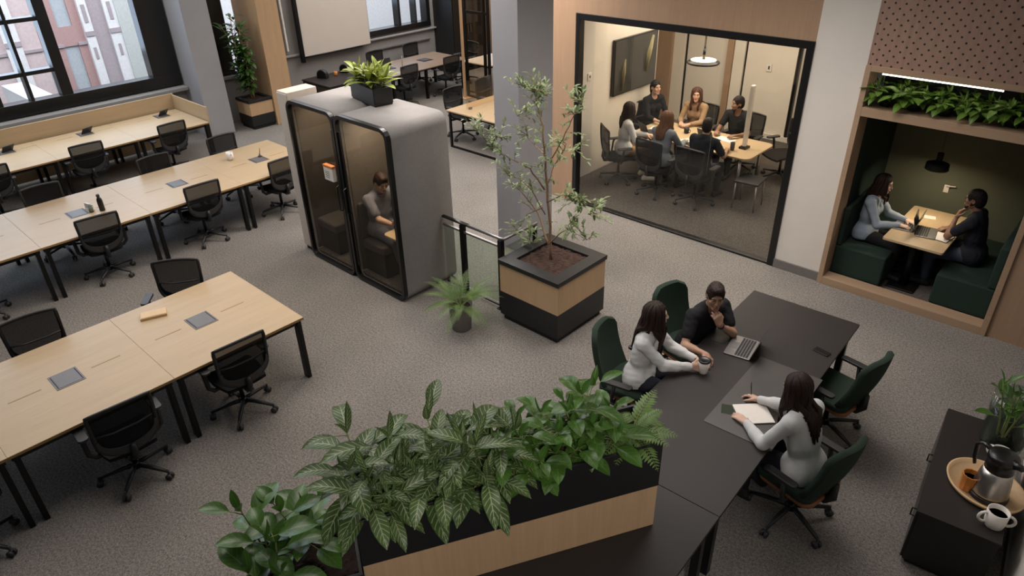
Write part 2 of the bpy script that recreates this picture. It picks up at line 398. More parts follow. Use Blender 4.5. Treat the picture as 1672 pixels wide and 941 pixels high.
# ================================================================== OUTSIDE
bd=thing('building','pale building across the street seen through the window, pink panels between white strips','building',(-22,3,-6))
XB=-22
def fpx(px): return onx(px,60,XB).y-3
edges=[(-260,-140,'white'),(-140,-60,'mauve'),(-60,0,'pinkw'),(0,28,'white'),(28,62,'pinkw'),(62,82,'win'),(82,99,'pink'),(99,124,'win'),(124,139,'pink'),(139,154,'white'),(154,180,'mauve'),(180,198,'white'),(198,330,'grey'),(330,780,'white')]
FM={'white':plain('white cladding','e6e6ea',.7),'mauve':plain('mauve cladding','aaa0a6',.7),'pinkw':plain('pale pink cladding','d0bfc0',.7),'pink':plain('pink brick cladding','b39290',.8),'win':plain('facade window','b4bcc4',.25),'grey':plain('pale grey cladding','c3c9c8',.7)}
b=MB(); b.box(-3,-.2,fpx(-260),fpx(780),0,22); b.build('wall',FM['mauve'],bd)
for i,(a,c,k) in enumerate(edges):
    q=MB(); d={'white':.12,'win':-.05,'pink':.0,'mauve':.05,'pinkw':.02,'grey':.16}[k]
    q.box(-.2,d,fpx(a),fpx(c),0,22)
    po=q.build('window_strip' if k=='win' else 'cladding_panel',FM[k],bd)
    if k=='white' and a<300:
        h=MB()
        for z in np.arange(1.9,20,2.6): h.box(d,d+.03,fpx(a),fpx(c),z,z+.12); h.box(d,d+.02,fpx(a)*.5+fpx(c)*.5-.04,fpx(a)*.5+fpx(c)*.5+.05,z+.35,z+.8); h.box(d,d+.02,fpx(a)*.5+fpx(c)*.5-.03,fpx(a)*.5+fpx(c)*.5+.04,z-.6,z-.3)
        h.build('facade_fixing',FM['mauve'],po)
    if k in('win','pink','pinkw'):
        h=MB()
        for z in np.arange(1.2,16,1.9): h.box(d-.02,d+.05,fpx(a),fpx(c),z,z+.5 if k=='win' else z+.07)
        h.build('spandrel',FM['pink'] if k=='win' else FM['mauve'],po)
bc=thing('balcony','white walled low terrace outside the window at lower left','balcony',(-18.0,3.9,-.25))
MB().box(-1.6,1.9,.0,.5,0,.95).build('parapet',FM['white'],bc); MB().box(-1.6,1.9,-3,0,0,.1).build('deck',FM['grey'],bc); MB().box(-1.6,1.9,.5,.62,.45,.6).build('rail',FM['mauve'],bc)
# ================================================================== DESKS
def bench_desk(label,x0,x1,y0,y1,boxes,group,slots=True,ends=(1,1),box_x=None,flap=False,top='desk',zt=.74,bx=(.27,.24)):
    cx,cy=(x0+x1)/2,(y0+y1)/2; t=thing('bench_desk',label,'desk',(cx,cy,0),0,group)
    W,L=x1-x0,y1-y0; g=.0004
    MB().box(-W/2,W/2,-L/2+g,L/2-g,zt-.025,zt).build('tabletop',top,t,bevel=.003)
    e=MB(); e.box(-W/2-.001,W/2+.001,-L/2+g,L/2-g,zt-.027,zt-.006); e.build('edge_band','desk_edge',t)
    b=MB()
    for sx in (-1,1): b.box(sx*(W/2-.05)-.02,sx*(W/2-.05)+.02,-L/2+.02,L/2-.02,zt-.075,zt-.027)
    for sy in (-1,1): b.box(-W/2+.06,W/2-.06,sy*(L/2-.06)-.02,sy*(L/2-.06)+.02,zt-.075,zt-.027)
    b.build('underframe','black_metal',t)
    for sx in (-1,1):
        for sy in (-1,1):
            l=MB(); yb=sy*(L/2-.055); xx=sx*(W/2-.045)
            l.prism([(-.042,-.022),(.042,-.022),(.042,.022),(-.042,.022)],0,1,Matrix(((1,0,0,xx),(0,1,0,yb),(0,0,zt-.03,.0),(0,0,0,1))))
            l.build('leg','black_metal',t,bevel=.004)
    for by in boxes:
        bxx=(box_x if box_x is not None else cx)-cx; y=by-cy
        q=MB().box(bxx-bx[0]/2,bxx+bx[0]/2,y-bx[1]/2,y+bx[1]/2,zt,zt+.004).build('power_box','grey_box',t,bevel=.001)
        MB().box(bxx-bx[0]/2+.02,bxx+bx[0]/2-.02,y-bx[1]/2+.028,y+bx[1]/2-.028,zt+.004,zt+.006).build('lid','grey_box',q)
        s=MB()
        for sy in (-1,1): s.box(bxx-bx[0]/2+.02,bxx+bx[0]/2-.02,y+sy*(bx[1]/2-.018)-.004,y+sy*(bx[1]/2-.018)+.004,zt+.004,zt+.0055)
        s.build('slot','black_matt',q)
        if flap:
            m=Matrix.Translation((bxx-.02,y+.03,zt+.004))@Matrix.Rotation(R(20),4,'Z')@Matrix.Rotation(R(-52),4,'Y')
            MB().box(0,.14,-.1,.1,0,.008,m).build('open_lid','plastic_grey',q)
        if slots:
            for sy in (-1,1):
                k=MB().box(bxx-.006,bxx+.006,y+sy*.34-.13,y+sy*.34+.13,zt,zt+.0015); k.build('cable_slot','desk_edge',t)
    return t
GA='oak bench desks of the row nearest the camera'; GB='oak bench desks of the middle row'; GC='oak bench desks of the row under the window'
bench_desk('oak bench desk at the free end of the nearest row, wooden tray on it',-7.16,-5.67,1.57,2.91,[2.19],GA)
bench_desk('oak bench desk second from the free end of the nearest row, bare top',-7.16,-5.67,.24,1.57,[.92],GA)
bench_desk("oak bench desk of the nearest row, cut by the photo's left edge",-7.16,-5.67,-1.09,.24,[-.4],GA)
for i,(y0,y1,by,lb) in enumerate([(4.37,5.7,5.08,'pale oak bench desk in the middle row beside the grey booth, white mug on it'),(3.02,4.37,3.74,'bare oak bench desk in the middle row, second from the booth'),(1.66,3.02,2.35,'pale oak bench desk in the middle row with black bottle and glass jar on it'),(.3,1.66,1.0,'oak bench desk of the middle row, cut by the left edge of the photo')]):
    bench_desk(lb,-11.1,-9.52,y0,y1,[by],GB)
for i,(y0,y1,by,lb) in enumerate([(4.25,5.55,5.15,'pale oak bench desk under the window against the end panel, open lid near its corner'),(2.95,4.25,3.76,'oak bench desk under the window, second from the end panel'),(1.62,2.95,2.5,'pale oak bench desk under the window cut by the left edge of the photo')]):
    bench_desk(lb,-14.3,-12.9,y0,y1,[by],GC,True,box_x=-14.02,flap=True)
pn=thing('desk_screen','low oak privacy panel standing behind the desks under the window, with a short return','panel',(-14.36,3.5,0))
MB().box(-.03,.0,-1.9,2.1,.05,1.03).build('back_panel','desk',pn,bevel=.003); MB().box(.0,1.42,2.065,2.09,.7,1.01).build('return_panel','desk',pn,bevel=.003)
MB().box(.0,.04,-1.88,-1.8,0,.7).build('foot','black_metal',pn); MB().box(0.04,.1,2.0,2.06,0,.7).build('foot','black_metal',pn); MB().box(1.3,1.36,2.066,2.088,0,.7).build('foot','black_metal',pn)
# ================================================================== TASK CHAIRS  (local: sitter faces +Y, origin on the floor under the column)
def base5(t,mat,r=.31,rot=0,hub='gas_column',zs=.4):
    for k in range(5):
        a=R(90+72*k)+rot; d=Vector((math.cos(a),math.sin(a),0))
        s=MB(); s.tube([d*.03+Vector((0,0,.125)),d*.12+Vector((0,0,.118)),d*r+Vector((0,0,.085))],[.026,.024,.016],8,flat=.8); s.build('base_arm',mat,t,True)
        c=MB(); n=Vector((-d.y,d.x,0)); p=d*r+Vector((0,0,.03))
        for sg in (-1,1): c.cyl(p+n*sg*.008,p+n*sg*.027,.03,n=12)
        c.cyl(p+Vector((0,0,.0)),p+Vector((0,0,.07)),.009,n=8); c.box(p.x-.012,p.x+.012,p.y-.012,p.y+.012,.035,.062)
        c.build('caster','plastic_grey',t,True)
    MB().cyl((0,0,.09),(0,0,.15),.04,.035).cyl((0,0,.15),(0,0,zs),.022).build(hub,'black_metal',t,True)
def back_curve(x,z,w=.25):   # y of the backrest surface at (x,z)
    return -.235-.11*max(0,(z-.5))**1.1-.03*math.sin((z-.45)*6)*.6+.32*x*x
def make_task_chair():
    t=thing('task_chair','-','chair')
    base5(t,'plastic')
    s=MB(); rows=[]
    def seat(dz,g):
        out=[]
        for i in range(9):
            v=-1+2*i/8; y=v*.235+.01; r=[]
            for k in range(9):
                u=-1+2*k/8; x=u*(.245-.02*abs(v)**3)*(1-.12*max(0,-v))
                e=max(abs(u),abs(v)); z=.455+dz+.018*u*u-.03*max(0,v-.5)**2*4-(.02 if g else -.0)*e**6
                r.append((x*(1-.04*(e>.9)),y,z))
            out.append(r)
        return out
    s.grid(seat(0.01,1)); s.grid([r[::-1] for r in seat(-.045,0)])
    A=seat(.01,1);B=seat(-.045,0)
    per=[(0,k) for k in range(9)]+[(i,8) for i in range(1,9)]+[(8,k) for k in range(7,-1,-1)]+[(i,0) for i in range(7,0,-1)]
    b=len(s.v)
    for i,k in per: s.v.append(A[i][k]); s.v.append(B[i][k])
    n=len(per)
    for i in range(n): j=(i+1)%n; s.face((b+2*i,b+2*i+1,b+2*j+1,b+2*j))
    s.build('seat','seat_black',t,True)
    MB().box(-.12,.12,-.13,.1,.37,.41).box(-.04,.04,-.27,-.1,.375,.4).build('seat_mechanism','plastic',t,bevel=.01)
    # backrest outline
    loop=[]
    for i in range(17): u=-1+2*i/16; loop.append((.24*u,.965-.012*u*u))
    for i in range(1,9): v=i/8; loop.append((.245-.01*v,.95-.28*v))
    for i in range(1,20):
        a=PI*i/20; loop.append((.235*math.cos(a)*(1 if True else 0),.67-.205*math.sin(a)**.8))
    for i in range(0,8): v=1-i/8; loop.append((-(.245-.01*v),.95-.28*v))
    pts=[(x,back_curve(x,z)-.004,z) for x,z in loop]
    f=MB().tube(pts,.0145,8,closed=True,flat=1.2); f.build('back_frame','plastic',t,True)
    g=MB(); rows=[]
    for i in range(13):
        z=.962-.49*i/12
        if z>.67: hw=.236
        else: hw=.232*max(.03,math.sqrt(max(0,1-min(1,((.67-z)/.205)**2))))
        rows.append([(hw*u,back_curve(hw*u,z),z) for u in [-1+2*k/8 for k in range(9)]])
    g.grid(rows).build('back_net','net',t,True)
    # lower shell: crescent band at the foot of the backrest
    c=MB(); ro=[];ri=[]
    for i in range(25):
        a=PI*i/24; x=.232*math.cos(a); zo=.69-.225*math.sin(a)**.85; zi=.70-.155*math.sin(a)**.8
        ro.append((x*1.02,back_curve(x,zo)-.018,zo)); ri.append((x*.93,back_curve(x,zi)-.02,zi))
    c.grid([ro,ri]); c.grid([[(x,y+.012,z) for x,y,z in ri],[(x,y+.012,z) for x,y,z in ro]]); c.grid([ri,[(x,y+.012,z) for x,y,z in ri]]); c.grid([[(x,y+.012,z) for x,y,z in ro],ro]); c.build('back_shell','plastic_grey',t,True)
    MB().tube([(-.22,back_curve(.22,.7)+.012,.72),(-.1,back_curve(.1,.69)+.02,.7),(.1,back_curve(.1,.69)+.02,.7),(.22,back_curve(.22,.7)+.012,.72)],.018,8,flat=.5).build('lumbar_bar','plastic',t,True)
    MB().tube([(0,-.1,.39),(0,-.26,.40),(0,-.285,.47),(0,-.28,.55)],[.03,.03,.028,.022],8).build('back_stem','plastic',t,True)
    for sx in (-1,1):
        MB().tube([(sx*.14,-.03,.40),(sx*.25,-.04,.405),(sx*.295,-.04,.45),(sx*.3,-.02,.60),(sx*.3,.0,.645)],[.016,.018,.017,.017,.02],8,flat=1.3).build('arm_post','plastic',t,True)
        a=MB(); a.prism(rrect(-.042,.042,-.12,.13,.035),.645,.67,Matrix.Translation((sx*.295,0,0))); a.build('armrest','plastic_grey',t,bevel=.006)
    return t
chair0=make_task_chair(); _cu=[0]
def task_chair(x,y,face,label,group,z=0):
    """face = heading of the sitter, degrees from +Y towards -X"""
    if _cu[0]==0:
        chair0.location=(x,y,z); chair0.rotation_euler=(0,0,R(face)); chair0['label']=label; chair0['group']=group; _cu[0]=1; return chair0
    return dup(chair0,(x,y,z),R(face),label,group)
# facing -X = +90, facing +X = -90
GF='black mesh task chairs at the bench desks'
task_chair(-5.62,1.03,86,'black mesh task chair nearest the camera, at the second desk of the nearest row',GF)
task_chair(-5.72,2.13,88,"black mesh task chair in front of the free end desk of the nearest row",GF)
task_chair(-5.74,-.2,90,'black task chair at bottom left of which only a caster shows',GF)
task_chair(-7.24,2.28,-128,'black task chair turned askew behind the nearest desk row, next to the wooden tray',GF)
task_chair(-7.15,.93,-96,'black task chair behind the nearest desk row at the left edge of the photo',GF)
task_chair(-9.7,2.36,84,'black mesh task chair in front of the middle desk row, beside the black bottle',GF)
task_chair(-9.72,3.75,88,'black mesh task chair in front of the middle desk row, second from the booth',GF)
task_chair(-9.74,5.03,92,'black mesh task chair in front of the middle desk row, against the booth door',GF)
task_chair(-9.78,.86,90,"black task chair before the middle desk row, cut by the left photo edge",GF)
task_chair(-10.9,2.2,-92,'low black chair back showing behind the middle desk row, left of the bottle',GF)
task_chair(-10.88,3.8,-88,'black chair back showing behind the middle desk row above its middle power box',GF)
task_chair(-11.0,4.98,-88,'black chair back behind the middle desk row near the white mug',GF)
task_chair(-12.9,3.35,86,'black mesh task chair at the window desks, middle of the three there',GF)
task_chair(-12.92,4.75,93,'black mesh task chair at the window desks, nearest the grey pilaster',GF)
task_chair(-12.9,1.95,90,'black mesh task chair at the window desks, cut by the left edge of the photo',GF)
# ================================================================== SMALL THINGS ON DESKS
t=thing('wooden_tray','flat pale wooden box tray lying on the nearest oak desk','tray',(-6.88,1.91,.74),R(-21))
MB().box(-.07,.07,-.125,.125,0,.028).build('body','tray',t,bevel=.003); MB().box(-.06,.06,-.115,.115,.028,.031).build('lid','tray',t)
def mug(name,label,loc,s=1,handles=1,mat='white_cer',rot=0,fill=True,group=None,h=.09,r=.042,cat='mug'):
    t=thing(name,label,cat,loc,rot,group)
    MB().lathe([(r*.72*s,0),(r*.9*s,.006*s),(r*s,.03*s),(r*1.05*s,h*s),(r*.96*s,h*s),(r*.9*s,.03*s),(r*.7*s,.012*s),(0,.012*s)],n=24).build('cup',mat,t,True)
    if fill: MB().lathe([(0,h*.72*s),(r*.96*s,h*.72*s)],n=24).build('coffee','coffee',t)
    for k in range(handles):
        a=PI*.92*k; pts=[]
        for i in range(9):
            q=-PI/2+PI*i/8; pts.append(((r*.95+.032*math.cos(q))*s*math.cos(a),(r*.95+.032*math.cos(q))*s*math.sin(a),(h*.52+.03*math.sin(q))*s))
        MB().tube(pts,.0065*s,8).build('handle',mat,t,True)
    return t
mug('mug','white straight mug standing on the middle desk row near its dark power box',(-10.65,4.78,.74),1.5,1,h=.085,r=.036)
t=thing('bottle','black drink bottle standing on the middle desk row','bottle',(-10.14,2.62,.74))
MB().lathe([(.034,0),(.036,.01),(.036,.15),(.03,.175),(.018,.19),(.016,.205)],n=18).build('body','black_gloss',t,True); MB().lathe([(.02,.2),(.022,.205),(.022,.23),(.018,.238),(0,.238)],n=16).build('cap','plastic_grey',t,True)
t=thing('glass_jar','clear glass jar with scraps in it lying beside the black bottle','jar',(-10.2,2.5,.74),R(30))
MB().lathe([(.03,0),(.034,.005),(.034,.09),(.026,.1),(.026,.11)],n=16).build('jar_wall','glass_green',t,True); MB().lathe([(.0,.004),(.028,.004),(.024,.055),(0,.06)],n=10).build('contents','concrete',t,True)
t=thing('napkin_holder','small white card holder behind the glass jar on the middle desk row','holder',(-10.32,2.52,.74),R(20))
MB().prism([(-.07,0),(.07,0),(.07,.08),(-.07,.09)],-.012,.012,XZ).build('card','paper',t,bevel=.002); MB().box(-.075,.075,-.025,.025,0,.012).build('foot','white_cer',t,bevel=.003)
t=thing('pen_stand','small dark pen stand on the power box near the white mug','stand',(-10.4,5.16,.746))
MB().lathe([(.03,0),(.03,.015),(.012,.02),(.010,.05),(0,.05)],n=14).build('foot','plastic',t,True); MB().cyl((0,0,.03),(.02,.01,.14),.006).build('pen','tan',t,True)
# ================================================================== PHONE BOOTHS
def booth(label,x0,x1,kind):
    cx=(x0+x1)/2; W=x1-x0; D=.86; Hh=2.22
    t=thing('phone_booth',label,'booth',(cx,4.52,0),0,'two grey felt booths standing side by side')
    o=rrect(-W/2,W/2,.0,Hh,.13,7); n=rrect(-W/2+.05,W/2-.05,.05,Hh-.05,.09,7)
    MB().ring(o,n,0.03,D,XZ).build('shell','felt',t,True)
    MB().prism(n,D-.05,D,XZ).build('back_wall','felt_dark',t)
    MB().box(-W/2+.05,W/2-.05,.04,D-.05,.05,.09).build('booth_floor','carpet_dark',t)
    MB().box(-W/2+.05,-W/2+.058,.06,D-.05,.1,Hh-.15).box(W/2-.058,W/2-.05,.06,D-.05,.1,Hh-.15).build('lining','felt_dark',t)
    fo=rrect(-W/2+.004,W/2-.004,.006,Hh-.006,.126,7); fi=rrect(-W/2+.045,W/2-.045,.05,Hh-.05,.09,7)
    MB().ring(fo,fi,-.03,.03,XZ).build('frame','black_gloss',t)
    dr=MB().prism(rrect(-W/2+.045,W/2-.045,.05,Hh-.05,.09,7),-.005,.003,XZ).build('glass_door','glass_smoke',t)
    hx=W/2-.07 if kind=='left' else -W/2+.07
    MB().tube([(hx,-.012,.95),(hx,-.06,.97),(hx,-.06,1.28),(hx,-.012,1.3)],.011,8).build('handle','black_gloss',dr,True)
    MB().box(hx-.02,hx+.02,-.012,.0,.2,2.0).build('door_stile','black_gloss',dr)
    MB().box(-.3,.3,.15,.55,Hh-.058,Hh-.05).build('ceiling_lamp','lamp_warm',t)
    if kind=='right':
        b=MB().box(-W/2+.055,-W/2+.50,.1,D-.06,.42,.55).build('seat_cushion','felt_dark',t,bevel=.03,seg=3)
        MB().box(-W/2+.058,-W/2+.10,.1,D-.06,.55,1.05).build('back_cushion','felt_dark',t,bevel=.03,seg=3)
        MB().box(-W/2+.055,-W/2+.48,.12,D-.06,.1,.42).build('seat_base','black_matt',t)
        MB().prism(rrect(.08,W/2-.055,.06,.62,.06,4),.775,.8).build('table','desk',t,bevel=.004)
        MB().box(W/2-.1,W/2-.06,.3,.36,.1,.775).build('table_leg','black_metal',t)
    else:
        MB().box(-W/2+.055,-W/2+.5,.1,D-.06,.42,.55).build('seat_cushion','felt_dark',t,bevel=.03,seg=3)
        MB().box(-W/2+.055,-W/2+.48,.12,D-.06,.1,.42).build('seat_base','black_matt',t)
        n=MB().box(.2,.39,-.06,-.008,1.33,1.5).build('notice_box','white_cer',dr,bevel=.004)
        MB().box(.198,.392,-.062,-.006,1.5,1.53).build('orange_band',plain('orange card','c4763c',.7),n)
        q=MB()
        for k in range(4): q.box(.23,.32,-.0615,-.06,1.37+.025*k,1.376+.025*k)
        q.build('printed_lines','plastic_grey',n)
    return t
booth('grey felt booth on the left, empty, white notice box behind its smoked glass door',-8.1,-7.085,'left')
booth('grey felt booth on the right, nearest the fern, a man working inside',-7.075,-6.06,'right')
t=thing('locker_cabinet','narrow cream cabinet standing against the left end of the grey booths','cabinet',(-8.24,4.75,0))
MB().box(-.12,.12,-.2,.24,.06,2.27).build('body','cream_cab',t,bevel=.006); MB().box(-.11,.11,-.18,.22,0,.06).build('plinth','black_matt',t)
MB().box(-.112,.112,-.212,-.2,.08,2.25).build('door','cream_cab',t,bevel=.003)
# ================================================================== RAILING
t=thing('glass_railing','low black railing with green glass between the booth and the tree planter','railing',(-5.5,5.2,0))
for x in (-.2,.44): 
    p=MB(); p.box(x-.03,x+.03,-.03,.03,0,.94); p.build('post','black_metal',t,bevel=.004)
    MB().box(x-.05,x+.05,-.05,.05,0,.015).build('foot_plate','black_metal',t)
MB().tube([(-.54,0,.96),(-.1,0,.96)],.03,10,flat=.6).build('handrail','black_gloss',t,True); MB().tube([(-.1,0,.955),(.44,0,.955),(.47,.02,.95),(.47,.6,.95)],.02,10).build('handrail','alu',t,True)
MB().box(-.54,.42,-.006,.006,.08,.84).build('glass_panel','glass_green',t); MB().box(.455,.467,.03,.6,.08,.84).build('glass_panel','glass_green',t)
MB().box(-.54,.42,-.015,.015,.84,.865).build('glass_rail','alu',t); MB().box(-.54,.47,-.012,.012,.03,.05).build('bottom_rail','black_metal',t)
MB().box(.44,.48,.56,.6,0,.94).build('post','black_metal',t)
# ================================================================== PLANTER BOXES
def planter_cube(name,label,loc,w,h,rim,soil='soil',toe=True):
    t=thing(name,label,'planter',loc); a=w/2; d=.0
    mid=h*.48
    if toe: MB().box(-a+.03,a-.03,-a+.03,a-.03,0,.07).build('plinth','black_matt',t)
    MB().box(-a,a,-a,a,.07,mid).build('base','black',t,bevel=.003)
    MB().box(-a+.003,a-.003,-a+.003,a-.003,mid,h-.055).build('oak_band','oak_x',t)
    o=[(-a-.012,-a-.012),(a+.012,-a-.012),(a+.012,a+.012),(-a-.012,a+.012)]; i=[(-a+rim,-a+rim),(a-rim,-a+rim),(a-rim,a-rim),(-a+rim,a-rim)]
    MB().ring(o,i,h-.055,h).build('rim','black',t,bevel=.004)
    s=MB(); rnd=random.Random(3); n=22; b=a-rim-.0; s.grid([[(-b+2*b*k/n,-b+2*b*j/n,h-.035+rnd.uniform(-.012,.012)) for k in range(n+1)] for j in range(n+1)])
    s.build('bark_mulch',soil,t)
    return t
planter_cube('tree_planter','large square planter, black base and oak band, holding the slender tree',(-4.5,5.47,0),.87,.8,.14)
planter_cube('square_planter','square planter with oak band beside the grey pilaster, bushy tall plant in it',(-14.31,7.24,0),.54,.62,.07)
t=thing('plant_pot','round grey pot standing on the carpet beside the booth, fern in it','pot',(-5.14,4.58,0))
MB().lathe([(.105,0),(.115,.01),(.135,.3),(.138,.33),(.125,.33),(.12,.29),(.0,.29)],n=28).build('pot','concrete',t,True); MB().lathe([(0,.3),(.118,.295)],n=24).build('soil','soil_dark',t)
t=thing('planter_trough','black trough planter on top of the booths','planter',(-7.12,5.13,2.22),R(-9))
MB().ring(rrect(-.3,.3,-.13,.13,.01,1),rrect(-.28,.28,-.11,.11,.01,1),0.02,.21).build('trough','black',t); MB().box(-.29,.29,-.12,.12,0,.02).build('bottom','black',t); MB().box(-.28,.28,-.11,.11,.02,.18).build('soil','soil_dark',t)
# ================================================================== FAR AREA
t=thing('projection_screen','white projection screen pulled down on the far wall','screen',(-14.8,9.86,0))
MB().box(-.004,.004,-.94,.96,1.1,4.4).build('canvas','screen',t); MB().cyl((0,-.95,1.08),(0,.7,1.08),.018).build('weight_bar','black_metal',t,True)
MB().box(-.05,.05,-1.02,-.95,.98,4.4).build('guide_post','black_metal',t); MB().box(-.06,.06,-1.0,1.0,4.4,4.5).build('roller_case','black_metal',t)
t=thing('column_edge_strip','white vertical strip made for the light edge of the oak column, by the screen','lamp',(-14.94,8.62,0))
MB().box(-.03,.0,-.02,.02,1.25,4.3).build('tube',plain('edge strip white','e6e2de',.5),t,bevel=.004); MB().box(-.06,-.03,-.035,.035,1.2,4.35).build('rail','wall_grey',t)  # added strip for the light edge of the oak column, no lamp
t=thing('conference_table','long brown conference table in the far area under the wide wall ledge','table',(-13.55,11.1,0))
MB().prism([(-.62,-1.2),(.66,-1.2),(.66,1.2),(-.62,1.2)],.715,.74).build('tabletop','walnut',t,bevel=.004)
for y in (-1.1,-.1,1.1):
    for x in (-.5,.55): MB().box(x-.035,x+.035,y-.025,y+.025,0,.715).build('leg','black_metal',t)
MB().box(-.5,.55,-1.1,1.1,.66,.7).build('underframe','black_metal',t)
q=MB().box(-.2,.1,.25,.55,.74,.745).build('power_box','black_metal',t); MB().box(-.15,.05,.3,.5,.745,.75).build('lid','plastic_grey',q)
t=thing('side_cabinet','low black cabinet on the far wall behind the booth planter','cabinet',(-13.75,9.1,0))
MB().box(-.55,.5,-.62,.7,.05,.72).build('body','black',t); MB().box(-.57,.52,-.64,.72,.72,.745).build('top','table_black',t,bevel=.003); MB().box(-.5,.45,-.58,.66,0,.05).build('plinth','black_matt',t)
for k in range(2): d=MB().box(-.53+.52*k,-.03+.52*k,-.64,-.622,.08,.7).build('door','black_gloss',t); MB().box(-.1+.52*k if k==0 else .03,-.08+.52*k if k==0 else .05,-.66,-.64,.35,.5).build('handle','alu',d)
def speaker(label,loc):
    t=thing('desk_speaker',label,'speaker',loc,R(20),'dark round topped speakers on the black cabinet'); pts=[(-.13,0),(.13,0)]+[(.13*math.cos(PI*i/10),.07+.12*math.sin(PI*i/10)) for i in range(11)]
    MB().prism(pts,-.05,.05,XZ).build('housing','plastic',t,bevel=.008); MB().prism([(x*.85,.01+z*.85) for x,z in pts],-.056,-.05,XZ).build('grille','net',t)
speaker('dark round topped speaker at the near end of the black cabinet',(-14.05,8.85,.745)); speaker('dark round topped speaker farther along the black cabinet, half hidden by the booth planter',(-14.1,9.5,.745))
mug('candle_holder','small pale candle glass between the two round speakers',(-14.02,9.18,.745),1,0,'amber',cat='candle holder')
t=thing('laptop_stand','dark laptop on the brown conference table beyond the booth planter','laptop',(-13.6,10.35,.74),R(80))
MB().box(-.16,.16,-.11,.11,0,.015).build('base','plastic_grey',t,bevel=.003); MB().box(-.16,.16,0,.2,0,.008,Matrix.Translation((0,.11,.012))@Matrix.Rotation(R(75),4,'X')).build('lid','plastic',t)
t=thing('desk_microphone','thin upright microphone on the brown conference table','microphone',(-13.3,10.55,.74)); MB().lathe([(.05,0),(.05,.012),(.012,.016),(0,.016)],n=16).build('foot','plastic_grey',t,True); MB().cyl((0,0,.01),(0,.01,.3),.007).build('stem','alu',t,True)
t=thing('tall_cabinet','tall black cabinet in the far corner beside the window','cabinet',(-14.6,13.65,0)); MB().box(-.38,.35,-.55,.65,0,1.92).build('body','black',t,bevel=.004)
for k in range(2): d=MB().box(.35,.365,-.53+.58*k,.04+.58*k,.06,1.89).build('door','black_gloss',t); MB().box(.365,.38,-.02+.1*k,-.005+.1*k,1.0,1.2).build('handle','alu',d)
GCF='black chairs around the brown conference table'
task_chair(-12.95,10.25,90,'black chair on the near side of the conference table, beside the booth planter',GCF)
task_chair(-12.88,11.5,88,"black chair on the near side of the conference table, towards the tall cabinet",GCF)
task_chair(-14.3,10.72,-90,'black task chair behind the brown conference table, under the projection screen corner',GCF)
task_chair(-14.3,11.88,-88,'black task chair behind the brown conference table, under the far window',GCF)
task_chair(-13.45,12.72,176,'black task chair at the far end of the brown conference table by the tall cabinet',GCF)
def frame_table(name,label,x0,x1,y0,y1,top):
    cx,cy=(x0+x1)/2,(y0+y1)/2; a,b=(x1-x0)/2,(y1-y0)/2; t=thing(name,label,'table',(cx,cy,0))
    MB().box(-a,a,-b,b,.715,.74).build('tabletop',top,t,bevel=.003); MB().box(-a+.04,a-.04,-b+.04,b-.04,.67,.715).build('underframe','black_metal',t)
    for sy in (-1,1):
        f=MB(); y=sy*(b-.06)
        f.box(-a+.03,-a+.07,y-.02,y+.02,0,.67).box(a-.07,a-.03,y-.02,y+.02,0,.67).box(-a+.07,a-.07,y-.02,y+.02,0,.03); f.build('leg_frame','black_metal',t)
    return t
frame_table('work_table','oak work table behind the booth, black framed, glass divider on it',-10.0,-8.0,8.88,10.6,'desk')
frame_table('work_table','pale white topped table far behind the black framed glass screen',-12.8,-11.85,12.0,13.6,'cream_cab')
frame_table('work_table','pale table glimpsed in the gap between grey column and oak pillar',-9.6,-8.6,11.3,13.2,'cream_cab')
t=thing('glass_divider','bronze tinted glass divider standing on the oak table behind the booth','divider',(-9.65,9.7,.74)); MB().box(-.005,.005,-.6,.7,.02,.55).build('pane','glass_bronze',t)
for y in (-.5,.6): MB().box(-.02,.02,y-.03,y+.03,0,.04).build('clamp','alu',t)
t=thing('table_box','dark lidded power box on the oak table beside the grey column','box',(-8.95,9.35,.74)); MB().box(-.12,.12,-.1,.1,0,.01).build('plate','grey_box',t); MB().box(-.1,.08,-.08,.06,.01,.016,Matrix.Rotation(R(-14),4,'Y')).build('lid','plastic_grey',t)
GR='black chairs at the oak table behind the booth'
task_chair(-10.2,9.5,-92,'black task chair with its seat pushed under the oak table behind the booth',GR)
task_chair(-10.25,10.45,-84,'black task chair farther back at the oak table behind the booth, by the grey column',GR)
task_chair(-11.55,12.7,92,'black task chair under the pale table behind the glass screen',GR)
t=thing('glass_screen','black framed glass screen standing floor to ceiling in the far area','screen',(-12.36,11.75,0))
f=MB()
for x in (.0,.62,.75): f.box(x-.025,x+.025,-.03,.03,0,4.4)
for z in (1.95,3.2,4.37): f.box(0,.75,-.025,.025,z-.03,z+.03)
f.box(0,.75,-.025,.025,0,.04); f.build('frame','black_metal',t); MB().box(0,.75,-.004,.004,.04,4.35).build('pane','glass_bronze',t)
t=thing('oak_divider','oak edged divider board beside the black framed glass screen','divider',(-12.27,11.55,0)); MB().box(-.018,.018,-.03,.03,.0,3.4).build('board','oak_x',t); MB().box(-.12,.12,-.1,.1,0,.03).build('foot','oak_x',t)
t=thing('coat_post','white padded post glimpsed behind the oak pillar of the meeting room','post',(-8.45,10.9,0)); MB().tube([(0,0,0),(0,0,1.2)],.06,10).build('post','white_cer',t,True); MB().lathe([(.16,0),(.16,.03),(.06,.04)],n=18).build('foot','white_cer',t)
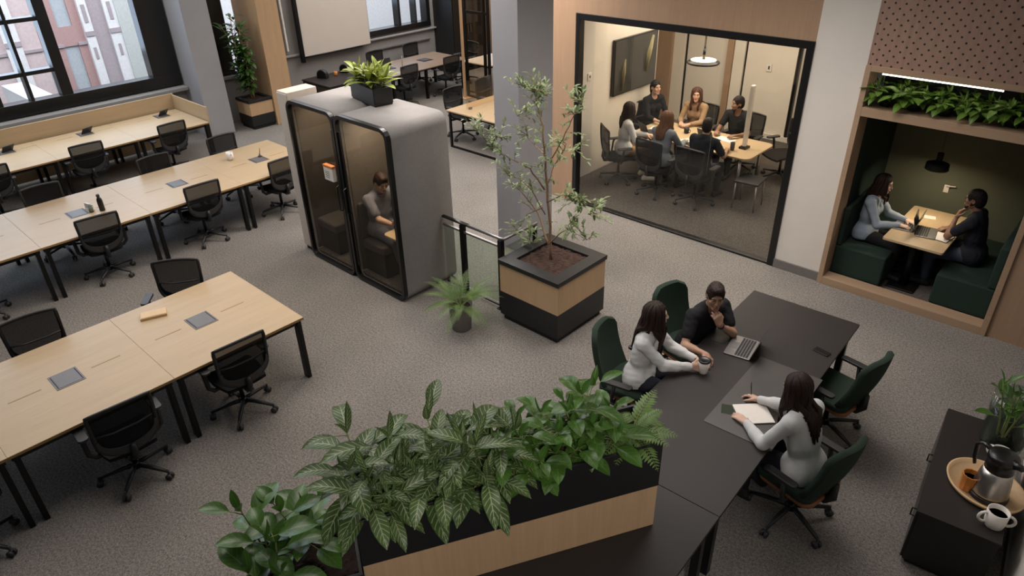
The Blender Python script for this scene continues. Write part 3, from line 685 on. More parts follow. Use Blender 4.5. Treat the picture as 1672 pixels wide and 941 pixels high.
# ================================================================== MEETING ROOM
t=thing('meeting_table','oak meeting table with rounded corners in the glass room, people around it','table',(-5.4,10.42,0))
MB().prism(rrect(-1.08,1.08,-.48,.48,.12,6),.712,.74).build('tabletop','desk',t,bevel=.004)
for x in (-.85,.9):
    for y in (-.36,.36): MB().cyl((x,y,0),(x,y,.712),.028).build('leg','alu',t,True)
MB().box(-.8,.85,-.3,.3,.66,.70).build('underframe','black_metal',t)
t=thing('wall_display','large dark wall display on the cream wall of the glass room','display',(-6.99,10.68,1.72))
MB().box(0,.05,-.66,.66,-.47,.47).build('bezel','black_gloss',t,bevel=.004); MB().box(.05,.055,-.64,.64,-.45,.45).build('screen_glass',plain('display glass','3b3a37',.08,0,.1,3),t)
s=MB().tube([(.057,-.45,-.4),(.057,-.42,-.1),(.057,-.35,.12)],[.05,.07,.02],8,flat=.06); s.tube([(.057,.3,-.2),(.057,.33,.1),(.057,.47,.4)],[.03,.09,.04],8,flat=.06); s.build('screen_picture',plain('screen picture','8c8360',.3),t,True)
t=thing('light_switch','small white switch on the cream wall near the glass room corner','switch',(-6.975,9.38,1.72)); MB().box(0,.012,-.05,.05,-.06,.06).build('plate','white_cer',t,bevel=.003); MB().box(.012,.016,-.012,.012,-.02,.02).build('button','plastic_grey',t)
t=thing('wall_socket','small white control plate on the white back panel of the glass room','switch',(-5.62,13.24,1.35)); MB().box(-.05,.05,-.012,0,-.07,.07).build('plate','white_cer',t,bevel=.003); MB().box(-.015,.015,-.016,-.012,-.03,.03).build('button','plastic_grey',t)
t=thing('pendant_lamp','ring pendant lamp hanging over the meeting table in the glass room','lamp',(-5.5,10.4,1.98))
MB().lathe([(.11,.03),(.25,.0),(.26,-.015),(.25,-.03),(.21,-.035),(.19,-.02),(.11,.01)],n=36).build('shade','black_gloss',t,True); MB().lathe([(0,-.024),(.2,-.026)],n=30).build('diffuser','lamp_disc',t)
MB().cyl((0,0,.036),(0,0,.2),.025,.02).cyl((0,0,.2),(0,0,1.06),.012).build('rod','black_gloss',t,True); MB().lathe([(.06,1.05),(.06,1.07),(0,1.07)],n=16).build('canopy','black_gloss',t,True); MB().lathe([(.0,.034),(.2,.026)],n=30).build('upper_diffuser','lamp_disc',t)
t=thing('slim_panel','slim pale upright panel seen edge on at the right end of the meeting table','panel',(-4.62,10.4,.74)); MB().box(-.028,.028,-.02,.06,.03,1.0).build('panel','white_cer',t,bevel=.01); MB().box(-.025,.025,-.024,-.02,.05,.98).build('edge_strip','white_cer',t); MB().box(-.06,.06,-.06,.1,0,.03).build('foot','black_metal',t)
t=thing('stool','low stool with dark square seat and metal legs in front of the meeting table','stool',(-4.22,9.92,0),R(6))
MB().box(-.19,.19,-.2,.2,.44,.465).build('seat','black_matt',t,bevel=.008)
for x in (-.16,.16):
    for y in (-.17,.17): MB().cyl((x*1.08,y*1.08,0),(x,y,.44),.012).build('leg','alu',t,True)
GM='black chairs around the meeting table in the glass room'
task_chair(-6.42,9.55,-38,'black chair of the woman in white at the left of the glass room table',GM)
task_chair(-5.62,9.47,-4,'black chair of the grey shirted woman, back to the glass, at the meeting table',GM)
task_chair(-4.93,9.52,-2,'black chair of the man with his back to the glass in the meeting room',GM)
task_chair(-6.72,10.9,-100,'black chair of the dark haired woman under the wall display',GM)
task_chair(-5.95,11.32,184,'black chair of the woman in the beige jacket behind the meeting table',GM)
task_chair(-5.08,11.3,178,'black chair of the bearded man behind the meeting table',GM)
task_chair(-4.35,11.35,150,'empty black chair behind the right end of the meeting table',GM)
def sheet(name,label,loc,rot,w,h,mat='paper',th=.004,cat='paper',grp=None):
    t=MB().box(-w/2,w/2,-h/2,h/2,0,th).build(name,mat); t.location=loc; t.rotation_euler=(0,0,rot); return tag(t,label,cat,grp)
def tablet(name,label,loc,rot,w,h,lift=0,cat='laptop'):
    t=thing(name,label,cat,loc,rot); MB().box(-w/2,w/2,-h/2,h/2,0,.014).build('base','plastic_grey',t,bevel=.003)
    MB().box(-w/2,w/2,0,h,0,.008,Matrix.Translation((0,h/2,.01))@Matrix.Rotation(R(68),4,'X')).build('lid','plastic',t); return t
tablet('laptop','dark laptop in front of the woman in white on the meeting table',(-6.2,10.12,.74),R(150),.32,.2)
tablet('laptop','dark laptop standing open mid table in the glass room',(-5.25,10.45,.74),R(170),.3,.2)
sheet('paper_sheet','white sheet of paper at the left end of the meeting table',(-6.2,10.4,.74),R(10),.3,.22)
sheet('paper_sheet','white sheet before the bearded man on the meeting table',(-5.05,10.62,.74),R(-8),.3,.2)
t=thing('notebook','open notebook with dark cover in front of the woman with her back to the glass',"notebook",(-5.42,10.12,.74),R(-25)); MB().box(-.18,.18,-.12,.12,0,.008).build('cover','black_matt',t); MB().box(-.17,.0,-.11,.11,.008,.014).build('pages','paper',t)
mug('cup','dark cup in the middle of the meeting table',(-5.72,10.5,.74),1,1,'plastic'); mug('tumbler','dark tumbler beside the slim panel on the meeting table',(-4.72,10.2,.74),1,0,'plastic_grey',h=.13,r=.035,fill=False,cat='tumbler')
# ================================================================== ALCOVE
def bench(label,x0,x1,side):
    cx=(x0+x1)/2; w=x1-x0; t=thing('alcove_bench',label,'bench',(cx,9.2,.05),0,'green upholstered benches in the alcove')
    MB().box(-w/2,w/2,-.68,.72,.03,.42).build('seat','green_bench',t,bevel=.025,seg=3); MB().box(-w/2+.02,w/2-.02,-.66,.7,0,.03).build('plinth','black_matt',t)
    if side<0: MB().box(-w/2,-w/2+.06,-.68,.72,.42,.93).build('backrest','green_bench',t,bevel=.025,seg=3)
    else: MB().box(w/2-.1,w/2,-.68,.72,.42,.93).build('backrest','green_bench',t,bevel=.025,seg=3)
bench('dark green bench on the left of the alcove, woman seated on it',-2.385,-1.78,-1); bench('dark green bench on the right of the alcove, man seated on it',-1.22,-.615,1)
t=thing('alcove_table','oak topped table on one black pedestal in the green alcove','table',(-1.58,9.12,.05))
MB().prism(rrect(-.3,.36,-.62,.62,.03,4),.665,.695).build('tabletop','desk',t,bevel=.004); MB().cyl((0,-.3,.02),(0,-.3,.665),.05,.05,n=20).build('pedestal','black_metal',t,True); MB().box(-.16,.16,-.46,-.14,0,.02).build('foot_plate','black_metal',t,bevel=.004); MB().cyl((0,.4,0),(0,.4,.665),.05,.05,n=20).build('pedestal','black_metal',t,True)
t=thing('pendant_lamp','small black disc pendant lamp hanging in the green alcove','lamp',(-1.68,9.3,1.42))
MB().lathe([(.0,.085),(.1,.08),(.125,.07),(.13,.0),(.12,.0),(.115,.06),(0,.07)],n=30).build('shade','black_matt',t,True); MB().lathe([(0,.012),(.115,.01)],n=28).build('diffuser','lamp_warm',t); MB().cyl((0,0,.08),(0,0,.2),.034).build('neck','black_matt',t,True); MB().cyl((0,0,.2),(0,0,.75),.004,n=6).build('cord','plastic_grey',t)
t=thing('wall_socket','small white socket with a lead on the olive back wall of the alcove','socket',(-1.62,9.945,.98)); MB().box(-.03,.03,-.012,0,-.05,.05).build('plate','white_cer',t,bevel=.003); MB().tube([(0,-.02,.03),(.04,-.04,.05),(.1,-.04,.06)],.008).build('plug','white_cer',t,True)
def laptop(label,loc,rot,w=.33,d=.23,ang=105,mat='alu',lid='alu',grp=None):
    t=thing('laptop',label,'laptop',loc,rot,grp)
    MB().prism(rrect(-w/2,w/2,-d/2,d/2,.012,3),0,.014).build('base',mat,t,bevel=.003)
    k=MB()
    for r in range(5):
        for c in range(13):
            x=-w*.42+w*.84*c/12; y=d*.36-d*.42*r/4; k.box(x-w*.028,x+w*.028,y-d*.04,y+d*.04,.0141,.0165)
    k.build('keyboard','key',t); MB().box(-w*.16,w*.16,-d*.42,-d*.14,.0141,.015).build('trackpad','grey_box',t)
    l=MB().box(-w/2,w/2,0,d*.98,-.007,0,Matrix.Translation((0,d/2-.004,.014))@Matrix.Rotation(R(180-ang),4,'X')).build('lid',lid,t,bevel=.002)
    MB().box(-w/2+.008,w/2-.008,.012,d*.96,.0002,.001,Matrix.Translation((0,d/2-.004,.014))@Matrix.Rotation(R(180-ang),4,'X')).build('display','laptop_screen',l)
    MB().lathe([(0,0),(.014,0)],n=12).build('lid_mark','white_cer',l,mx=Matrix.Translation((0,d/2-.004,.014))@Matrix.Rotation(R(180-ang),4,'X')@Matrix.Translation((0,d*.5,-.0075)))
    return t
laptop('open laptop of the woman in the alcove, screen facing her',(-1.78,8.99,.745),R(-84),.32,.22,108)
laptop('silver laptop with dark keyboard in front of the man in the alcove',(-1.52,8.95,.745),R(98),.33,.22,104,'alu','plastic_grey')
t=thing('notebook','open white notebook at the alcove man\'s elbow','notebook',(-1.345,8.93,.745),R(-8)); MB().box(-.1,.1,-.12,.12,0,.006).build('cover','plastic_grey',t); MB().box(-.095,.095,-.115,.115,.006,.012).build('pages','paper',t)
sheet('paper_sheet','small white slip on the alcove table under the lamp',(-1.62,9.45,.745),R(15),.13,.1)
t=thing('shelf_light','thin glowing strip light above the plants over the alcove','light',(-1.75,8.45,2.618)); MB().box(-.55,.6,-.02,.0,-.004,.010).build('diffuser','led',t); MB().box(-.57,.62,-.015,.03,.010,.09).build('rail','alu',t)
# ================================================================== BLACK TABLE AND GREEN CHAIRS
TA=R(2.6)
def tmod(label,ya,yb,legs,xl=-.535):
    t=thing('black_table',label,'table',(-1.87,4.9,0),TA,'black table sections joined end to end')
    g=.002
    MB().box(xl,.535,ya+g,yb-g,.715,.74).build('tabletop','table_black',t,bevel=.003)
    for y in legs:
        for x in (xl+.075,.46): MB().box(x-.03,x+.03,y-.03,y+.03,0,.715).build('leg','black_metal',t)
    MB().box(xl+.055,.48,ya+.06,yb-.06,.66,.71).build('underframe','black_metal',t); return t
tmod('far section of the black table, phone lying on it',.36,1.49,(.46,1.38)); tmod('middle section of the black table where two women sit, notebook and cup on it',-1.56,.36,(-1.45,)); tmod('near section of the black table under the long planter',-3.3,-1.56,(-1.66,-3.2),-1.0)
def make_green_chair():
    t=thing('green_chair','-','chair')
    base5(t,'plastic',.33,R(20))
    s=MB(); rows=[]; 
    def sl(x0,y0,z,k): return rrect(-x0,x0,-y0,y0,k,5)
    MB().prism(rrect(-.25,.25,-.24,.24,.08,5),.455,.52).build('seat','green',t,bevel=.022,seg=3)
    MB().prism(rrect(-.235,.235,-.25,.225,.08,5),.415,.457).build('seat_shell','tan',t,bevel=.012)
    MB().box(-.1,.1,-.1,.1,.37,.415).build('seat_mechanism','plastic',t,bevel=.01)
    # upholstered back, rounded top, wrapping forward at the sides
    def bk(u,v,off):
        hw=.235*(1-.08*v)*(1 if v<.8 else (max(.05,1-((v-.8)/.225)**2.6))**.45) ; x=u*hw; z=.5+.52*v
        y=-.225-.13*v+.06*(x/.235)**2-.05*math.sin(v*PI)*.5+off; return (x,y,z)
    n=10; fr=[[bk(-1+2*k/n,j/12,.028) for k in range(n+1)] for j in range(13)]; bkk=[[bk((-1+2*k/n)*1.0,j/12,-.028) for k in range(n+1)] for j in range(13)]
    m=MB(); m.grid(fr); m.grid([r[::-1] for r in bkk])
    per=[(0,k) for k in range(n+1)]+[(j,n) for j in range(1,13)]+[(12,k) for k in range(n-1,-1,-1)]+[(j,0) for j in range(11,0,-1)]
    b=len(m.v)
    for j,k in per:
        p=Vector(fr[j][k]); q=Vector(bkk[j][k]); c=(p+q)/2; o=Vector((c.x,0,c.z-.75)); o=o.normalized()*.016
        m.v+= [tuple(p),tuple(c+o),tuple(q)]
    L=len(per)
    for i in range(L):
        j=(i+1)%L
        for a in (0,1): m.face((b+3*i+a,b+3*i+a+1,b+3*j+a+1,b+3*j+a))
    m.build('backrest','green',t,True)
    MB().tube([(0,-.08,.4),(0,-.24,.405),(0,-.29,.47),(0,-.29,.6)],[.03,.03,.028,.022],8,flat=1.4).build('back_stem','plastic',t,True)
    for sx in (-1,1):
        MB().tube([(sx*.12,-.04,.40),(sx*.27,-.06,.405),(sx*.3,-.07,.45),(sx*.3,-.05,.63)],[.016,.018,.018,.018],8,flat=1.3).build('arm_post','plastic',t,True)
        MB().prism(rrect(-.035,.035,-.14,.14,.03),.63,.655,Matrix.Translation((sx*.3,-.02,0))).build('armrest','plastic',t,bevel=.006)
    return t
g0=make_green_chair(); GG='green upholstered chairs around the black table'
def gchair(src,x,y,face,label):
    if src: return dup(g0,(x,y,0),R(face),label,GG)
    g0.location=(x,y,0); g0.rotation_euler=(0,0,R(face)); g0['label']=label; g0['group']=GG
gchair(0,-2.74,4.5,-78,'green chair of the woman in the white shirt holding the cup')
gchair(1,-2.66,5.36,-104,'green chair of the man in the black t-shirt')
gchair(1,-1.1,4.4,78,'green chair of the woman writing, back turned to the sideboard')
gchair(1,-1.3,5.6,80,'empty green chair on the right of the black table')
# on the table
laptop('open laptop with dark lid in front of the man in the black t-shirt',(-2.08,5.3,.74),R(-80),.34,.24,108,'alu','plastic_grey')
t=thing('phone','black phone lying on the far section of the black table','phone',(-1.5,5.72,.74),R(-10)); MB().prism(rrect(-.075,.075,-.037,.037,.012,4),0,.009).build('body','black_gloss',t,bevel=.002); MB().box(-.07,.07,-.033,.033,.009,.0095).build('screen','laptop_screen',t)
t=thing('coffee_cup','white cup with black lid in the hands of the seated woman','cup',(-2.165,4.74,.74)); MB().lathe([(.036,0),(.04,.01),(.05,.125),(.046,.125)],n=28).build('cup','white_cer',t,True); MB().lathe([(.052,.122),(.053,.134),(.048,.14),(.038,.134),(0,.134)],n=28).build('lid','black_gloss',t,True)
t=thing('notebook','white notebook under the writing woman\'s hands on the black table','notebook',(-1.575,4.5,.744),R(45)); MB().box(-.14,.14,-.125,.125,0,.006).build('cover','plastic_grey',t); MB().box(-.135,.135,-.12,.12,.006,.013).build('pages','paper',t,bevel=.001)
t=thing('pen','dark pen in the writing woman\'s hand','pen',(-1.675,4.665,.755)); MB().tube([(0,0,0),(-.035,.03,.135)],[.0035,.0045],8).build('barrel','black_gloss',t,True); MB().cyl((0,0,-.002),(.0015,-.0015,-.012),.003,.0008,8).build('tip','alu',t,True)
t=MB().box(-.28,.28,-.56,.56,0,.004).build('desk_mat',plain('desk mat','474442',.35,0,.04,4)); t.location=(-1.585,4.74,.74); t.rotation_euler=(0,0,TA); tag(t,'thin translucent looking grey desk mat under the white notebook','mat')
sheet('clear_sleeve','crumpled pale plastic sleeve at the notebook corner',(-1.76,4.42,.745),R(25),.1,.12,'glass_green',.003,'sleeve')
# ================================================================== SIDEBOARD
SB=R(6.2)
t=thing('sideboard','low black sideboard against the wall at lower right','sideboard',(-.29,4.53,0),SB)
MB().box(0.01,.51,0.01,1.37,.04,.525).build('body','black',t); MB().box(-.005,.52,0,1.385,.525,.545).build('top','table_black',t,bevel=.002); MB().box(.03,.49,.03,1.35,0,.04).build('plinth','black_matt',t)
for k in range(2):
    d=MB().box(-.008,.01,.015+.68*k,.69+.68*k,.05,.52).build('door','black_gloss',t,bevel=.002); MB().tube([(-.008,.1+.68*k,.40),(-.035,.1+.68*k,.40),(-.035,.1+.68*k,.47),(-.008,.1+.68*k,.47)],.006,6).build('handle','black_metal',d)
def sbp(u,v,z=.545): c,s=math.cos(SB),math.sin(SB); return (-.29+u*c-v*s,4.53+u*s+v*c,z)
p=onz(1607,797,.545); t=thing('serving_tray','oval wooden tray on the black sideboard under the flask','tray',(p.x,p.y,.545),R(-40))
MB().lathe([(.0,0),(.225,0),(.24,.015),(.25,.04),(.237,.042),(.227,.018),(.0,.014)],n=48,sx=1.12,sy=.98).build('body','tray',t,True)
p=onz(1612,808,.56); t=thing('thermos_flask','steel thermos flask with black handle standing on the wooden tray','flask',(p.x,p.y,.56),R(150))
MB().lathe([(.125,0),(.13,.01),(.13,.035),(.122,.04)],n=36).build('foot','black_gloss',t,True)
MB().lathe([(.124,.04),(.122,.06),(.105,.2),(.092,.26)],n=36).build('body','steel',t,True)
MB().lathe([(.093,.26),(.09,.3),(.085,.34),(.1,.355),(.1,.385),(.08,.4),(.03,.405),(0,.405)],n=36).tube([(-.07,0,.37),(-.13,0,.385),(-.15,0,.37)],[.035,.025,.012],10).build('lid','black_gloss',t,True)
MB().tube([(.08,0,.36),(.16,0,.37),(.2,0,.33),(.19,0,.22),(.17,0,.16)],[.022,.022,.02,.018,.014],10,flat=.7).build('handle','black_gloss',t,True)
p=onz(1578,797,.56); t=thing('amber_glass','amber glass tumbler on the wooden tray next to the flask','glass',(p.x,p.y,.56)); MB().lathe([(.05,0),(.056,.01),(.062,.14),(.055,.14),(.05,.02),(0,.02)],n=10).build('glass','amber',t); MB().lathe([(0,.1),(.053,.1)],n=10).build('wax','tan',t)
p=onz(1621,858,.545); mug('mug','white mug with two handles at the front of the sideboard, coffee in it',(p.x,p.y,.545),1.55,2,h=.092,r=.043,rot=R(-150))
p=onz(1628,756,.545); mug('mug','white mug partly hidden behind the flask on the sideboard',(p.x,p.y,.545),1.5,2,h=.085,r=.043,rot=R(150))
p=onz(1634,722,.545); t=thing('glass_vase','clear glass vase with dark soil at the back of the sideboard','vase',(p.x,p.y,.545))
MB().lathe([(.0,0),(.15,0),(.16,.01),(.172,.46),(.167,.46),(.154,.02),(0,.02)],n=36).build('glass','glass_green',t,True); MB().lathe([(0,.03),(.148,.03),(.158,.33),(.11,.37),(0,.38)],n=24).build('soil',plain('mossy soil','2c3a1e',.9,0,.5,25,1),t,True)
# ================================================================== PLANTS
def rv(rnd,a,b): return rnd.uniform(a,b)
def leafy(name,label,cat,loc,mat,stems,seed,L=(.14,.22),W=.42,per=(7,10),h=(.1,.3),lean=.35,droop=(.5,1.1),group=None,top=True,stem_r=.005,petiole=.05,elev=(.0,.7),fold=.25,stem_mat='stem',shape=.9,spread=.05):
    """upright stems with leaves set spirally up them"""
    rnd=random.Random(seed); t=thing(name,label,cat,loc,0,group); S=MB(); Fo=MB()
    for si in range(stems):
        a0=2*PI*si/stems+rv(rnd,-.4,.4); d=Vector((math.cos(a0),math.sin(a0),0)); H=rv(rnd,*h); ln=lean*rv(rnd,.4,1.1) if stems>1 else lean*.3
        base=d*spread*rv(rnd,.3,1.2); pts=[base+d*ln*H*(k/4)**1.3+Vector((0,0,H*k/4)) for k in range(5)]
        S.tube(pts,[stem_r*(1.2-.5*k/4) for k in range(5)],6); n=rnd.randint(*per)
        for li in range(n):
            f=(li+.6)/n; f=.25+.75*f; k=min(3.999,f*4); i=int(k); p=pts[i].lerp(pts[i+1],k-i)
            a=a0+li*2.4+rv(rnd,-.4,.4); e=elev[0]+(elev[1]-elev[0])*f+rv(rnd,-.15,.15); dd=Vector((math.cos(a)*math.cos(e),math.sin(a)*math.cos(e),math.sin(e)))
            l=rv(rnd,*L)*(1-.25*(f>.9)); pe=petiole*rv(rnd,.7,1.4); q=p+dd*pe
            S.tube([p,p+dd*pe*.5+Vector((0,0,.004)),q],stem_r*.55,5)
            Fo.leaf(q,dd,(0,0,1),l,l*W*rv(rnd,.85,1.15),rv(rnd,*droop),fold,shape)
        if top:
            a=rv(rnd,0,6.28)
            for k in range(2): 
                dd=Vector((math.cos(a+k*2.6)*.45,math.sin(a+k*2.6)*.45,1)); Fo.leaf(pts[-1],dd,(math.cos(a),math.sin(a),0.2),rv(rnd,*L)*.65,L[0]*W*.55,.3,.5,shape)
    Fo.build('foliage',mat,t,True); S.build('stems',stem_mat,t,True); return t
def fernlike(name,label,loc,fronds,L,mat,seed,elev=(.3,1.2),droop=1.2,pinna=.07,group=None,n=16,cat='fern',rr=.35):
    rnd=random.Random(seed); t=thing(name,label,cat,loc,0,group); S=MB(); Fo=MB()
    for i in range(fronds):
        a=2*PI*i*.382+rv(rnd,-.2,.2); e=rv(rnd,*elev); d=Vector((math.cos(a)*math.cos(e),math.sin(a)*math.cos(e),math.sin(e))); side=Vector((-math.sin(a),math.cos(a),0)); nrm=side.cross(d)*-1
        if nrm.z<0: nrm=-nrm
        l=L*rv(rnd,.7,1.1); p=Vector((math.cos(a)*.02,math.sin(a)*.02,0)); pts=[p.copy()]
        for k in range(n):
            f=(k+1)/n; an=droop*f*rv(rnd,.9,1.1); dd=d*math.cos(an)-nrm*math.sin(an); p=p+dd*(l/n); pts.append(p.copy())
            if f>.18:
                w=pinna*math.sin(PI*min(1,(f*.9+.1)))**.7*(1.05-f*.35)
                for sg in (-1,1):
                    Fo.leaf(p,side*sg+dd*.55,nrm*math.cos(an)+d*math.sin(an),w*rv(rnd,.85,1.15),w*rr,.5,.1,.7,3)
        S.tube(pts,[.0035*(1.2-k/len(pts)) for k in range(len(pts))],5)
    Fo.build('fronds',mat,t,True); S.build('stems','stem',t,True); return t
# ---- long planter on the black table
ang=R(-29.3); PL=(-1.565,3.01)     # near right bottom corner; its length runs towards (-sin29,-cos29)
def plp(u,v,z): # u along from the right end to the left end, v across to the back
    dx,dy=-math.sin(R(29.3)),-math.cos(R(29.3)); nx,ny=-math.cos(R(29.3)),math.sin(R(29.3))
    return (PL[0]+dx*u+nx*v,PL[1]+dy*u+ny*v,z)
t=thing('long_planter','long planter, black above oak, standing across the near end of the black table','planter',plp(.96,.2,.742),R(-90-29.3+180))
# local x runs along the planter, local +y towards the viewer's far side
L2,W2=.96,.2
ROT=Matrix.Identity(4)
MB().box(-L2+.004,L2-.004,-W2+.004,W2-.004,0,.37).build('oak_base','oak_x',t)
MB().ring([(-L2,-W2),(L2,-W2),(L2,W2),(-L2,W2)],[(-L2+.02,-W2+.02),(L2-.02,-W2+.02),(L2-.02,W2-.02),(-L2+.02,W2-.02)],.37,.74).build('black_box','black',t,bevel=.002)
s=MB(); rnd=random.Random(5); s.grid([[(-L2+.02+(2*L2-.04)*k/60,-W2+.02+(2*W2-.04)*j/10,.69+rnd.uniform(-.012,.012)) for k in range(61)] for j in range(11)]); s.build('soil','soil',t)
z=.742+.69
GP='leafy plants growing in the long planter'
spec=[(.13,.2,'fern',0),(.33,.17,'philo',1),(.46,.27,'philo',2),(.62,.13,'philo',3),(.78,.26,'philo',4),(.9,.12,'philo',5),(1.04,.24,'cal',6),(1.17,.12,'cal',7),(1.33,.25,'cal',8),(1.45,.11,'cal',9),(1.62,.24,'cal',10),(1.75,.12,'cal',11),(1.82,.3,'cal',12)]
LB=['','broad leaved plant next to the fern in the long planter','tall broad leaved plant at the back of the long planter near the fern','glossy plant leaning over the front rim near the right end of the long planter','glossy green plant at the back in the middle of the long planter','low glossy plant at the front in the middle of the long planter','striped leaf plant at the back, just left of the middle of the long planter','striped leaf plant with big leaves hanging over the front rim of the long planter','tall striped leaf plant standing highest in the left half of the long planter','striped leaf plant over the front rim, left half of the long planter','striped leaf plant at the back of the left end of the long planter','striped leaf plant at the front left end of the long planter','striped leaf plant reaching out over the back left corner of the long planter']
for u,v,k,i in spec:
    if k=='fern': fernlike('potted_fern','light feathery fern at the right end of the long planter',plp(u,v,z),13,.34,'fern',21,(.35,1.1),1.0,.085,rr=.34)
    elif k=='philo': leafy('leafy_plant',LB[i],'plant',plp(u,v,z),'philo',4,30+i,(.15,.22),.55,(5,7),(.14,.36) if i in(1,2,4) else (.08,.2),.5,(.6,1.2),GP,elev=(-.2,.5),petiole=.07,spread=.06)
    else: leafy('striped_plant',LB[i],'plant',plp(u,v,z),'calathea',4,60+i,(.22,.34),.38,(5,7),(.12,.34) if i in(6,8,12) else (.06,.2),.5,(.6,1.2),GP,elev=(-.25,.5),petiole=.07,spread=.06,shape=.85)
# ---- lower planter at its left end
t=thing('floor_planter','tall black planter on the carpet at the left end of the long planter','planter',plp(2.245,.2,0),R(-90-29.3+180))
MB().ring([(-.32,-.24),(.32,-.24),(.32,.24),(-.32,.24)],[(-.3,-.22),(.3,-.22),(.3,.22),(-.3,.22)],.05,1.1).build('box','black',t,bevel=.002); MB().box(-.3,.3,-.22,.22,0,.05).build('plinth','black_matt',t)
s=MB(); s.grid([[(-.3+.6*k/24,-.22+.44*j/18,1.05+rnd.uniform(-.012,.012)) for k in range(25)] for j in range(19)]); s.build('soil','soil_dark',t)
for i,(u,v,mt,lb) in enumerate([(2.22,.34,'philo','glossy broad leaved plant at the back of the low black planter'),(2.44,.3,'philo_bright','plant with bright new leaves on top in the low black planter, bottom left'),(2.4,.08,'philo','glossy plant at the front of the low black planter, cut by the bottom edge')]):
    leafy('leafy_plant',lb,'plant',plp(u,v,1.05),mt if i!=1 else 'philo',3 if i!=1 else 2,90+i,(.17,.25),.58,(4,6),(.12,.3) if i!=1 else (.34,.46),.45,(.4,.9),'plants in the low black planter',elev=(-.1,.6),petiole=.07,stem_r=.006)
# ---- fern in the floor pot
fernlike('potted_fern','arching green fern in the round grey floor pot',(-5.14,4.58,.3),26,.56,'fern',7,(.35,1.4),1.35,.08,n=30,rr=.15)
# ---- trough on the booths
GT='yellow green plants in the trough on the booths'
for i,(x,y) in enumerate([(-7.29,5.15),(-7.12,5.13),(-6.95,5.1)]):
    leafy('trough_plant',['yellow green plant at the left of the trough on the booths','yellow green plant in the middle of the trough on the booths','yellow green plant at the right of the trough on the booths'][i],'plant',(x,y,2.4),'gold_leaf',4,120+i,(.2,.32),.27,(6,8),(.05,.16),.6,(.4,1.0),GT,elev=(.1,1.0),petiole=.02)
# ---- bushy plant by the pilaster
def cane_plant():
    rnd=random.Random(11); t=thing('bushy_plant','tall bushy plant with bare canes in the square planter by the pilaster','plant',(-14.31,7.24,.58)); S=MB(); Fo=MB()
    for i in range(15):
        a=rv(rnd,0,6.28); d=Vector((math.cos(a),min(math.sin(a),.15),0)); H=rv(rnd,.8,1.5) if i>3 else rv(rnd,1.3,1.75); pts=[d*(.03+.36*rv(rnd,.2,1)*(k/5)**1.5)+Vector((0,0,H*k/5)) for k in range(6)]
        S.tube(pts,[.014-.0016*k for k in range(6)],6)
        for li in range(26):
            f=.25+.75*(li/25); k=min(4.999,f*5); j=int(k); p=pts[j].lerp(pts[j+1],k-j); b=rv(rnd,0,6.28); e=rv(rnd,-.2,.9)
            dd=Vector((math.cos(b)*math.cos(e),math.sin(b)*math.cos(e),math.sin(e))); l=rv(rnd,.14,.28)
            if p.y>-.06: dd.y=-abs(dd.y)
            Fo.leaf(p+dd*.04,dd,(0,0,1),l,l*.36,rv(rnd,.3,1.2),.2,.9,4)
    Fo.build('foliage','bamboo_leaf',t,True); S.build('canes','bark',t,True)
cane_plant()
